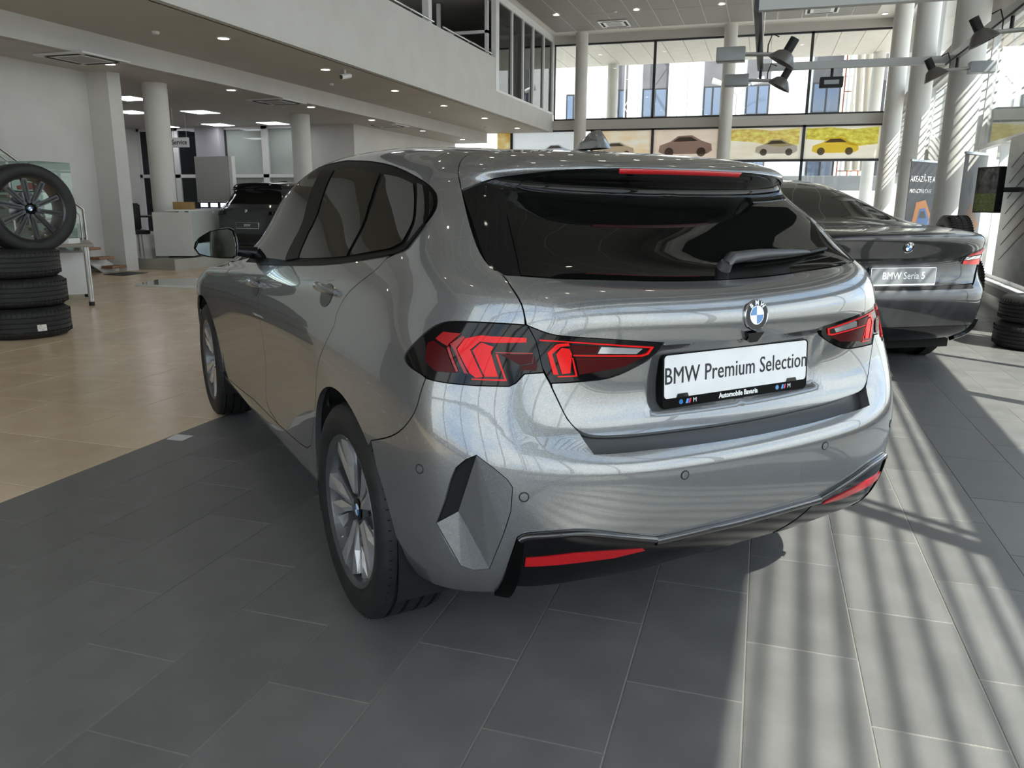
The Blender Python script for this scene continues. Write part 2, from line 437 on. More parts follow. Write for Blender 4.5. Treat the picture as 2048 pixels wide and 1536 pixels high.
cl_ = ['round white column nearest the gallery at the back window wall', 'round white column in the middle of the back window wall', 'round white column at the glass corner of the back wall']
for (px, py), lb in zip(cs, cl_):
    q = at(px, py, 1, 28.6); column(float(q[0]), 28.6, 0.215, 0, ZC, lb)
# right wall, slightly splayed: local frame x outward, y along
TH = math.atan(0.04)
RWM = Matrix.Translation((2.5, 0, 0)) @ Matrix.Rotation(-TH, 4, 'Z')
def rbox(name, x0, x1, y0, y1, z0, z1, m, parent=None):
    bm = bmesh.new(); bbox(bm, x0, x1, y0, y1, z0, z1, RWM); return frombm(name, bm, m, parent)
def rw(x, y, z): return RWM @ Vector((x, y, z))
struct(rbox('wall_right', 0.0, 0.2, -4.6, 29.2, -0.02, 0.25, noisy('grey_plaster', (0.36, 0.35, 0.33), (0.40, 0.39, 0.37), 3, 0.6)), 'low grey sill wall under the right windows')
struct(rbox('trim_7', -0.10, 0.2, -4.6, 29.2, 0.25, 0.29, FRAMEW), 'white window sill')
struct(rbox('baseboard_right', -0.015, 0.0, -4.6, 29.2, 0.0, 0.10, STEEL), 'steel skirting')
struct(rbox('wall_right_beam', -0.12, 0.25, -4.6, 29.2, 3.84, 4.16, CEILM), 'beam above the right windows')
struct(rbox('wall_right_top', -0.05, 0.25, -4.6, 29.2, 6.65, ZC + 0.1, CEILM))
rys = [-4.5, -1.25, 1.87, 5.0, 8.1, 11.2, 14.3, 17.4, 20.5, 23.6, 28.9]
for a, b in zip(rys[:-1], rys[1:]):
    for (z0, z1, tr) in ((0.29, 3.84, 2.1), (4.16, 6.65, None)):
        w = empty('window_%d' % wn, rw(0.08, a, z0)); wn += 1; struct(w, 'pane of the right window wall'); w.rotation_euler = (0, 0, -TH)
        bm = bmesh.new(); W_ = b - a; H_ = z1 - z0
        qs = [(0, W_, 0, 0.05), (0, W_, H_ - 0.05, H_), (0, 0.04, 0, H_), (W_ - 0.04, W_, 0, H_)]
        if tr: qs += [(0, W_, tr - z0, tr - z0 + 0.06), (W_ * 0.5 - 0.02, W_ * 0.5 + 0.02, 0, tr - z0)]
        for q in qs: bbox(bm, -0.05, 0.05, q[0], q[1], q[2], q[3])
        frombm('window_frame', bm, FRAMEW, w); box('pane', -0.004, 0.004, 0.04, W_ - 0.04, 0.05, H_ - 0.05, GLASS, w)
for y, lb in ((13.0, 'sunlit round white column striped by louvre shadows'), (18.0, 'round white column between the striped column and the back corner'), (23.0, 'round white column by the far right windows')):
    q = rw(-0.48, y, 0); column(q.x, q.y, 0.215, 0, ZC, lb)
# sun louvres outside the right wall
lv = empty('sun_louvre', rw(0.27, -4.5, 0)); lv.rotation_euler = (0, 0, -TH)
tag(lv, 'slatted metal sun louvre outside the right window wall', 'louvre')
LOUM = mat('louvre_metal', (0.45, 0.45, 0.44), 0.4, 0.6)
box('shade_band', 0.0, 0.04, 0, 33.6, 2.2, 2.77, LOUM, lv)  # solid band added below the slats to cast the dark strip on the floor
z = 2.86; sm = None
while z < 3.81:
    if sm is None:
        sl_ = box('slat', 0.0, 0.014, 0, 33.6, -0.014, 0.014, LOUM, lv); sm = sl_.data
    else:
        sl_ = D.objects.new('slat', sm); COL.objects.link(sl_); sl_.parent = lv
    sl_.location = (0, 0, z); z += 0.158
for y in np.arange(0.0, 33.7, 6.24): box('louvre_post', 0.03, 0.07, y + 0.11 - 0.02, y + 0.11 + 0.02, 0.0, 3.8, LOUM, lv)
# roof canopies outside
struct(rbox('ceiling_canopy', 0.2, 2.1, -4.6, 29.2, ZC, ZC + 0.3, CEILM), 'canopy outside the right wall')
cb_ = box('ceiling_canopy_back', -14, 9, YB + 0.25, 35.45, ZC, ZC + 0.3, noisy('canopy_boards', (0.62, 0.57, 0.50), (0.66, 0.61, 0.54), 2, 0.6)); struct(cb_, 'boarded canopy soffit outside the back wall')
for i in range(30):
    box('board', -13.9 + i * 0.76, -13.9 + i * 0.76 + 0.735, YB + 0.3, 35.3, ZC - 0.02, ZC + 0.01, cb_.data.materials[0], cb_)
for px, py, lb in ((1225, 180, 'outdoor round column behind the gallery end of the back windows'), (1752, 180, 'outdoor round column behind the back right corner')):
    q = at(px, py, 1, 35.0); column(float(q[0]), 35.0, 0.23, 0, ZC, lb)
# wall behind the camera: curtain of panes
struct(box('wall_front', XL, 2.4, YF - 0.2, YF, 0, 0.3, WALLM)); struct(box('wall_front_top', XL, 2.4, YF - 0.2, YF, 6.4, ZC + 0.2, WALLM))
fx = np.linspace(-5.6, 2.3, 6)
for a, b in zip(fx[:-1], fx[1:]):
    w = empty('window_%d' % wn, (float(a), YF - 0.1, 0.3)); wn += 1; struct(w, 'pane of the front window wall')
    bm = bmesh.new(); W_ = float(b - a); H_ = 6.1
    for q in ((0, W_, 0, 0.07), (0, W_, H_ - 0.07, H_), (0, 0.06, 0, H_), (W_ - 0.06, W_, 0, H_), (0, W_, 2.3, 2.42), (0, W_, 4.2, 4.32)): bbox(bm, q[0], q[1], -0.06, 0.06, q[2], q[3])
    frombm('window_frame', bm, FRAMEW, w); box('pane', 0.06, W_ - 0.06, -0.004, 0.004, 0.07, H_ - 0.07, GLASS, w)
struct(box('wall_left', XL - 0.2, XL, YF - 0.2, YB + 0.3, 0, ZC + 0.2, WALLM)); struct(box('wall_front_left', XL, -5.6, YF - 0.2, YF, 0.3, 6.4, WALLM))
struct(box('wall_back_left', XL, -11.6, YB, YB + 0.3, 0, ZC + 0.2, WALLM)); struct(box('wall_back_upper', -13.0, XM - 0.15, YB, YB + 0.3, 3.84, ZC + 0.2, WALLM))
# box room and office walls at the far left
rx = float(at(707, 248, 2, Z2)[0]); ry = float(at(707, 248, 2, Z2)[1])
struct(box('wall_inner', rx - 4.5, rx, ry, YB, 0, Z2, WALLM), 'white boxed-in room under the low ceiling')
# high ceiling spots etc.
LAMP = mat('lamp_glow', (0.9, 0.88, 0.8), 0.4, emit=(1.0, 0.93, 0.78), estr=10.0)
LED = mat('led_panel_glow', (0.9, 0.9, 0.95), 0.4, emit=(0.93, 0.95, 1.0), estr=4.0)
def downlight(x, y, z, label, group):
    o = empty('downlight', (x, y, z)); tag(o, label, 'ceiling lamp', group)
    lathe('trim_ring', [(0.115, 0.0), (0.115, -0.012), (0.085, -0.014), (0.085, 0.0)], FRAMEW, o, 24)
    prism('lamp_face', disc_poly(0.085, 20), Matrix(), -0.006, -0.002, LAMP, o)
    return o
d0 = None
rows = [(-8.35, [5.1, 8.2, 11.27, 14.35, 17.42, 20.38, 23.62, 27.0], Z1, 'round recessed downlight in the white soffit', 'downlights in the soffit'),
        (-10.35, [4.9, 7.9, 10.98, 14.1, 17.05, 20.1, 23.5, 26.95], Z2, 'round recessed downlight in the low ceiling', 'downlights in the low ceiling')]
for x, yy, z, lb, gp in rows:
    for y in yy:
        if d0 is None: d0 = downlight(x, y, z, lb, gp)
        else:
            c = copy_tree(d0); c.location = (x, y, z); tag(c, lb, 'ceiling lamp', gp)
for i in range(4):
    for y in (25.6, 22.3, 19.0, 15.7, 12.4, 9.1, 5.8, 2.5, -0.8):
        c = copy_tree(d0); c.location = (-6.67 + 2.505 * i, y, ZC - 0.02); tag(c, 'round recessed downlight in the panelled high ceiling', 'ceiling lamp', 'downlights in the high ceiling')
c = copy_tree(d0); c.location = (3.08, 28.3, ZC); tag(c, 'round downlight by the back right corner column', 'ceiling lamp')
pd = None
for (x, y) in ((-13.4, 14.65), (-15.4, 16.9), (-13.65, 17.3), (-15.4, 20.25), (-13.55, 20.25), (-15.45, 22.9), (-13.4, 23.0), (-15.4, 13.4), (-17.4, 17.0), (-17.4, 20.3), (-15.4, 9.5), (-13.5, 7.0), (-13.5, 3.5)):
    if pd is None:
        pd = empty('led_panel', (x, y, Z2)); tag(pd, 'square white LED panel in the low ceiling', 'ceiling lamp', 'LED panels over the offices')
        box('panel_frame', -0.36, 0.36, -0.36, 0.36, -0.012, 0.0, FRAMEW, pd); box('panel_face', -0.33, 0.33, -0.33, 0.33, -0.016, -0.011, LED, pd)
    else:
        c = copy_tree(pd); c.location = (x, y, Z2)
for (x, y) in ((-9.2, 19.0), (-10.8, 21.0), (-9.2, 15.5)):
    c = copy_tree(pd); c.location = (x, y, 6.75); tag(c, 'square white LED panel in the upper floor ceiling', 'ceiling lamp', 'LED panels upstairs')
def vent(x, y, z, label, rz=0.0, s=1.0):
    o = empty('ceiling_vent', (x, y, z), rz); tag(o, label, 'air vent', 'ceiling air units'); o.scale = (s, s, s)
    box('vent_cover', -0.48, 0.48, -0.48, 0.48, -0.03, 0.0, FRAMEW, o, 0.01)
    box('vent_grille', -0.24, 0.24, -0.24, 0.24, -0.036, -0.028, mat('grille_grey', (0.4, 0.4, 0.4), 0.6), o)
    for a, b, c2, d2 in ((-0.33, 0.33, -0.42, -0.34), (-0.33, 0.33, 0.34, 0.42), (-0.42, -0.34, -0.33, 0.33), (0.34, 0.42, -0.33, 0.33)):
        box('vent_slot', a, b, c2, d2, -0.033, -0.027, VOID2, o)
VOID2 = mat('dark_slot', (0.01, 0.01, 0.01), 0.8)
vent(-5.14, 27.3, ZC - 0.02, 'square air unit in the high ceiling above the back columns near the gallery')
vent(1.2, 27.1, ZC - 0.02, 'square air unit in the high ceiling above the lighting frame')
vent(-2.2, 8.0, ZC - 0.02, 'square air unit in the high ceiling over the grey hatchback')
q = at(165, 115, 2, Z2); vent(float(q[0]), float(q[1]), Z2, 'square air unit in the low ceiling over the stairs')
q = at(553, 202, 2, Z2); vent(float(q[0]), float(q[1]), Z2, 'square air unit in the low ceiling over the dark SUV')
q = at(775, 250, 2, Z2); vent(float(q[0]), float(q[1]), Z2, 'square air unit in the low ceiling beside the boxed-in room')
for px, py, z in ((311, 63, Z1), (662, 167, Z1), (858, 223, Z1), (971, 255, Z1), (1231, 22, ZC)):
    q = at(px, py, 2, z); o = lathe('smoke_detector', [(0.055, 0.0), (0.055, -0.02), (0.045, -0.04), (0.0, -0.045)], FRAMEW, None, 24); o.location = tuple(map(float, q)); tag(o, 'small white smoke detector on the %s' % ('white soffit' if z < 5 else 'high ceiling'), 'detector', 'smoke detectors')
q = at(690, 140, 2, Z1); o = empty('security_camera', tuple(map(float, q))); tag(o, 'small dome-ended security camera under the white soffit', 'camera')
tube('mount', [(0, 0, 0), (0, 0, -0.07)], 0.02, FRAMEW, o); tube('camera_body', [(0.06, 0.10, -0.09), (-0.03, -0.10, -0.14)], [0.045, 0.05], FRAMEW, o, 16); tube('camera_eye', [(-0.028, -0.095, -0.139), (-0.034, -0.112, -0.143)], 0.04, VOID2, o, 16)
# ------------------------------------------------------------------ car body surfaces (bicubic B-spline nets)
class Body:
    def __init__(s, net, pos, heading, ridge=True, k=0.8):
        s.T = np.array(net, float) / 1000.0
        s.NV, s.NU = s.T.shape[:2]
        if ridge: s.T[-1, :, 1] = 0.0
        s.ridge = ridge
        C = s.T.copy(); U, V = np.meshgrid(np.arange(s.NU, dtype=float), np.arange(s.NV, dtype=float))
        for _ in range(3):
            s.P = s.pad(C); C = C + k * (s.T - s.ev(U, V)); C[:, 0, 1] = 0; C[:, -1, 1] = 0
            if ridge: C[-1, :, 1] = 0
        s.P = s.pad(C)
        a = heading
        s.M = np.array([[-math.sin(a), -math.cos(a), 0], [math.cos(a), -math.sin(a), 0], [0, 0, 1]])
        s.pos = np.array([pos[0], pos[1], pos[2] if len(pos) > 2 else 0.0])
        s.cam = s.M.T @ (CAM - s.pos)
        s.obj_m = Matrix(((*s.M[0], s.pos[0]), (*s.M[1], s.pos[1]), (*s.M[2], s.pos[2]), (0, 0, 0, 1)))
        s.grid = None
    def pad(s, C):
        m = C * np.array([1, -1, 1])
        Cu = np.concatenate([m[:, 3:0:-1], C, m[:, -2:-5:-1]], 1)
        top = Cu[-2:-1] * np.array([1, -1, 1]) if s.ridge else 2 * Cu[-1:] - Cu[-2:-1]
        return np.concatenate([2 * Cu[:1] - Cu[1:2], Cu, top], 0)
    @staticmethod
    def bas(t, n):
        i = np.clip(np.floor(t).astype(int), 0, n - 2); q = t - i
        w = np.stack([(1 - q) ** 3, 3 * q ** 3 - 6 * q ** 2 + 4, -3 * q ** 3 + 3 * q ** 2 + 3 * q + 1, q ** 3], -1) / 6
        d = np.stack([-(1 - q) ** 2, 3 * q ** 2 - 4 * q, -3 * q ** 2 + 2 * q + 1, q ** 2], -1) / 2
        return i, w, d
    def ev(s, u, v, der=False):
        u = np.asarray(u, float); v = np.clip(np.asarray(v, float), 0, s.NV - 1)
        sg = np.where(u < 0, -1.0, 1.0); uu = np.clip(np.abs(u), 0, s.NU - 1)
        i, wu, du = s.bas(uu, s.NU); j, wv, dv = s.bas(v, s.NV)
        S = Su = Sv = 0
        for a in range(4):
            for b in range(4):
                p = s.P[j + b, i + a + 2]
                S = S + (wu[..., a] * wv[..., b])[..., None] * p
                if der:
                    Su = Su + (du[..., a] * wv[..., b])[..., None] * p
                    Sv = Sv + (wu[..., a] * dv[..., b])[..., None] * p
        f = np.stack([np.ones_like(sg), sg, np.ones_like(sg)], -1)
        if not der: return S * f
        return S * f, Su * f * sg[..., None], Sv * f
    def nrm(s, u, v):
        S, Su, Sv = s.ev(u, v, True)
        n = np.cross(Sv, Su); l = np.linalg.norm(n, axis=-1, keepdims=True)
        return S, np.where(l > 1e-7, n / np.maximum(l, 1e-9), np.array([0, 0, 1.0]))
    def proj(s, P):
        d = P @ s.M.T + s.pos - CAM; z = d @ CF
        return np.stack([1024 + FPX * (d @ CR) / z, 768 - FPX * (d @ CU) / z], -1)
    def mkgrid(s):
        U, V = np.meshgrid(np.linspace(0, s.NU - 1, 480), np.linspace(0, s.NV - 1, 260))
        S, n = s.nrm(U, V); f = np.sum(n * (s.cam - S), -1) > 0
        s.grid = (U[f], V[f], s.proj(S[f]), np.linalg.norm(S[f] - s.cam, axis=-1))
    def uv(s, pts, off=0.0):
        """photo pixels -> (u, v) on the near (left) half of the body"""
        if s.grid is None: s.mkgrid()
        out = []
        for p in pts:
            d2 = np.sum((s.grid[2] - np.array(p[:2])) ** 2, -1) + (s.grid[3] * 3.0)
            k = np.argmin(d2); u, v = s.grid[0][k], s.grid[1][k]
            for _ in range(12):
                S = s.proj(s.ev(u, v)); e = np.array(p[:2]) - S
                if e @ e < 1e-4: break
                h = 1e-3
                J = np.stack([(s.proj(s.ev(u + h, v)) - S) / h, (s.proj(s.ev(u, v + h)) - S) / h], -1)
                st = np.linalg.lstsq(J + np.eye(2) * 1e-6, e, rcond=None)[0]
                st = np.clip(st, -0.4, 0.4)
                u = np.clip(u + st[0], 0, s.NU - 1); v = np.clip(v + st[1], 0, s.NV - 1)
            out.append((float(u), float(v)))
        return out
    def find(s, pts, ax, u0=8.0, v0=5.0):
        """car coordinates on two axes (e.g. (0,2): x,z) -> (u, v)"""
        out = []; u, v = u0, v0; a, b = ax
        for p in pts:
            for _ in range(40):
                S, Su, Sv = s.ev(u, v, True)
                e = np.array([p[0] - S[a], p[1] - S[b]])
                if abs(e).max() < 1e-5: break
                J = np.array([[Su[a], Sv[a]], [Su[b], Sv[b]]])
                st = np.clip(np.linalg.lstsq(J, e, rcond=None)[0], -0.5, 0.5)
                u = float(np.clip(u + st[0], 0, s.NU - 1)); v = float(np.clip(v + st[1], 0, s.NV - 1))
            out.append((u, v))
        return out
    # ---------------------------------------------------------------- panels
    def inside(s, P, loop):
        x, y = P[:, 0], P[:, 1]; r = np.zeros(len(P), bool); L = np.asarray(loop)
        x0, y0 = L[-1]
        for x1, y1 in L:
            c = ((y1 > y) != (y0 > y)) & (x < (x0 - x1) * (y - y1) / ((y0 - y1) + 1e-30) + x1)
            r ^= c; x0, y0 = x1, y1
        return r
    def dense(s, loop, step):
        out = []
        n = len(loop)
        for i in range(n):
            a = np.array(loop[i]); b = np.array(loop[(i + 1) % n])
            d = np.linalg.norm(s.ev(*a) - s.ev(*b)); k = max(1, int(math.ceil(d / step)))
            for j in range(k): out.append(a + (b - a) * j / k)
        return np.array(out)
    def seam(s, a, b):
        return (abs(a[0]) < 1e-6 and abs(b[0]) < 1e-6) or (a[1] > s.NV - 1 - 1e-6 and b[1] > s.NV - 1 - 1e-6) or (a[0] > s.NU - 1 - 1e-6 and b[0] > s.NU - 1 - 1e-6)
    def shrink(s, L, g):
        n = len(L); O = L.copy()
        area = 0.5 * np.sum(L[:, 0] * np.roll(L[:, 1], -1) - np.roll(L[:, 0], -1) * L[:, 1])
        sgn = 1.0 if area > 0 else -1.0
        P, Su, Sv = s.ev(L[:, 0], L[:, 1], True)
        nn = np.cross(Sv, Su); nn /= np.maximum(np.linalg.norm(nn, axis=-1, keepdims=True), 1e-9)
        for i in range(n):
            a, c = L[i - 1], L[(i + 1) % n]
            sa, sb = s.seam(a, L[i]), s.seam(L[i], c)
            if sa and sb: continue
            t1 = P[i] - P[i - 1]; t2 = P[(i + 1) % n] - P[i]
            def inw(t):
                w = np.cross(t, nn[i]) * sgn; l = np.linalg.norm(w); return w / l if l > 1e-9 else w
            w1, w2 = inw(t1), inw(t2)
            if sa: w = w2
            elif sb: w = w1
            else:
                w = w1 + w2; l = np.linalg.norm(w); w = w / l if l > 1e-6 else w1
                w = w / max(0.45, float(w @ w1))
            J = np.stack([Su[i], Sv[i]], -1)
            d = np.linalg.lstsq(J, w * g, rcond=None)[0]
            if sa or sb:
                q = a if sa else c
                if abs(q[0] - L[i][0]) < 1e-9: d[0] = 0
                else: d[1] = 0
            O[i] = L[i] + np.clip(d, -0.2, 0.2)
        return O
    def panel(s, name, loop, m, parent=None, holes=(), off=0.0, gap=0.0018, rim=0.012, step=0.03, disp=None, sym='merge', label=None, mi=None, grow=False):
        """cut a panel of the body surface out along a (u, v) loop; sym: 'merge' both halves, 'pair' left+right objects, 'left'"""
        Ls = [s.dense(loop, step * 0.8)]
        L0 = s.shrink(Ls[0], gap) if gap else Ls[0]
        L0[:, 0] = np.clip(L0[:, 0], 0, s.NU - 1); L0[:, 1] = np.clip(L0[:, 1], 0, s.NV - 1)
        loops = [L0]
        for h in holes:
            hd = s.dense(h, step * 0.8); loops.append(s.shrink(hd, -gap) if gap else hd)
        # local metric
        lo, hi = L0.min(0), L0.max(0)
        gu, gv = np.meshgrid(np.linspace(lo[0], hi[0], 12), np.linspace(lo[1], hi[1], 12))
        ins = s.inside(np.stack([gu.ravel(), gv.ravel()], -1), L0)
        if ins.sum() < 2: ins[:] = True
        _, Su, Sv = s.ev(gu.ravel()[ins], gv.ravel()[ins], True)
        mu, mv = np.median(np.linalg.norm(Su, axis=-1)), np.median(np.linalg.norm(Sv, axis=-1))
        sc = np.array([mu, mv])
        nu = max(1, int((hi[0] - lo[0]) * mu / step)); nv = max(1, int((hi[1] - lo[1]) * mv / step))
        gu, gv = np.meshgrid(np.linspace(lo[0], hi[0], nu + 2)[1:-1], np.linspace(lo[1], hi[1], nv + 2)[1:-1])
        G = np.stack([gu.ravel(), gv.ravel()], -1)
        if len(G):
            k = s.inside(G, L0)
            for h in loops[1:]: k &= ~s.inside(G, h)
            G = G[k]
        if len(G):
            B = np.concatenate(loops) * sc; keep = np.ones(len(G), bool)
            for c in range(0, len(G), 2000):
                d = np.sqrt(((G[c:c + 2000, None] * sc - B[None]) ** 2).sum(-1)).min(1); keep[c:c + 2000] = d > step * 0.55
            G = G[keep]
        vs = np.concatenate(loops + ([G] if len(G) else [])); es = []; base = 0
        for l in loops:
            n = len(l); es += [(base + i, base + (i + 1) % n) for i in range(n)]; base += n
        r = delaunay_2d_cdt([Vector(p * sc) for p in vs], es, [], 0, 1e-7)
        V = np.array([tuple(p) for p in r[0]]) / sc; F = np.array([f for f in r[2] if len(f) == 3])
        cen = V[F].mean(1); k = s.inside(cen, L0)
        for h in loops[1:]: k &= ~s.inside(cen, h)
        F = F[k]
        V[:, 1] = np.clip(V[:, 1], 0, s.NV - 1)
        def place(V):
            P, n = s.nrm(V[:, 0], V[:, 1])
            o = np.full(len(V), off)
            if disp is not None: o = o + disp(V, P)
            return P + n * o[:, None], n
        P, n = place(V)
        if disp is not None:
            h = 0.004
            pu, _ = place(V + [h, 0]); pm, _ = place(V - [h, 0]); qv, _ = place(V + [0, h]); qm, _ = place(V - [0, h])
            n2 = np.cross(qv - qm, pu - pm); l = np.linalg.norm(n2, axis=-1, keepdims=True)
            n = np.where(l > 1e-9, n2 / np.maximum(l, 1e-12), n)
        # orient triangles outward
        fn = np.cross(P[F[:, 1]] - P[F[:, 0]], P[F[:, 2]] - P[F[:, 0]])
        flip = np.sum(fn * n[F[:, 0]], -1) < 0
        F[flip] = F[flip][:, ::-1]
        # rim
        if rim:
            cnt = {}
            for f in F:
                for a, b in ((f[0], f[1]), (f[1], f[2]), (f[2], f[0])):
                    cnt[(a, b)] = 1
            bd = [(a, b) for (a, b) in cnt if (b, a) not in cnt and not s.seam(V[a], V[b])]
            ex = []; en = []; ef = []; b0 = len(P)
            ring = {}
            for a, b in bd:
                t = P[b] - P[a]; w = np.cross(t, n[a]); l = np.linalg.norm(w); w = w / l if l > 1e-9 else n[a]
                i0 = b0 + len(ex)
                for q in (a, b):
                    ex += [P[q], P[q] - n[q] * rim]; en += [w, w]
                ef += [(i0, i0 + 1, i0 + 3), (i0, i0 + 3, i0 + 2)]
            if ex:
                P = np.concatenate([P, np.array(ex)]); n = np.concatenate([n, np.array(en)]); F = np.concatenate([F, np.array(ef)])
        Pm = P * [1, -1, 1]; nm = n * [1, -1, 1]; Fm = F[:, ::-1]
        if sym == 'merge':
            o = mesh(name, np.concatenate([P, Pm]), np.concatenate([F, Fm + len(P)]), m, parent, normals=np.concatenate([n, nm]))
            if label: o['label'] = label
            return o
        o = mesh(name, P, F, m, parent, normals=n)
        if label: o['label'] = label
        if sym == 'pair':
            o2 = mesh(name, Pm, Fm, m, parent, normals=nm)
            if label: o2['label'] = label
            return o, o2
        return o
    def facet(s, name, pts, m, parent, sym='pair', bev=0):
        """flat-shaded patch through (u, v, depth) corner points"""
        uv = np.array([p[:2] for p in pts]); dp = np.array([p[2] for p in pts])
        P, n = s.nrm(uv[:, 0], uv[:, 1]); P = P - n * dp[:, None]
        k = len(P)
        r = delaunay_2d_cdt([Vector(p * [0.3, 0.08]) for p in uv], [(i, (i + 1) % k) for i in range(k)], [], 0, 1e-7)
        V = np.array([tuple(p) for p in r[0]]) / [0.3, 0.08]; F = [f for f in r[2] if len(f) == 3]
        cen = np.array([V[list(f)].mean(0) for f in F]); ins = s.inside(cen, uv)
        F = [f for f, q in zip(F, ins) if q]
        out = []
        for f in F:
            a = P[list(f)]; w = np.cross(a[1] - a[0], a[2] - a[0])
            out.append(tuple(f) if w @ n[f[0]] > 0 else tuple(f)[::-1])
        o = mesh(name, P, out, m, parent)
        if sym == 'pair':
            o2 = mesh(name, P * [1, -1, 1], [f[::-1] for f in out], m, parent); return o, o2
        return o
    def onsurf(s, uvp, off=0.0):
        """4x4 frame on the surface: x along the body (to the viewer's right when facing it), y up, z outward"""
        P, n = s.nrm(np.array(uvp[0]), np.array(uvp[1]))
        z = Vector(n); up = Vector((0, 0, 1)); x = up.cross(z).normalized(); y = z.cross(x)
        o = Vector(P) + z * off
        return Matrix(((x.x, y.x, z.x, o.x), (x.y, y.y, z.y, o.y), (x.z, y.z, z.z, o.z), (0, 0, 0, 1)))
def smooth(pts, k=4):
    """open Catmull-Rom through points; a point with a third entry is a corner"""
    out = []; n = len(pts)
    P = [np.array(p[:2], float) for p in pts]; c = [len(p) > 2 for p in pts]
    for i in range(n - 1):
        a, b = P[i], P[i + 1]
        p0 = P[i - 1] if i > 0 and not c[i] else 2 * a - b
        p3 = P[i + 2] if i + 2 < n and not c[i + 1] else 2 * b - a
        for j in range(k):
            t = j / k
            out.append(0.5 * ((2 * a) + (b - p0) * t + (2 * p0 - 5 * a + 4 * b - p3) * t * t + (3 * a - p0 - 3 * b + p3) * t ** 3))
    out.append(P[-1])
    return [tuple(p) for p in out]
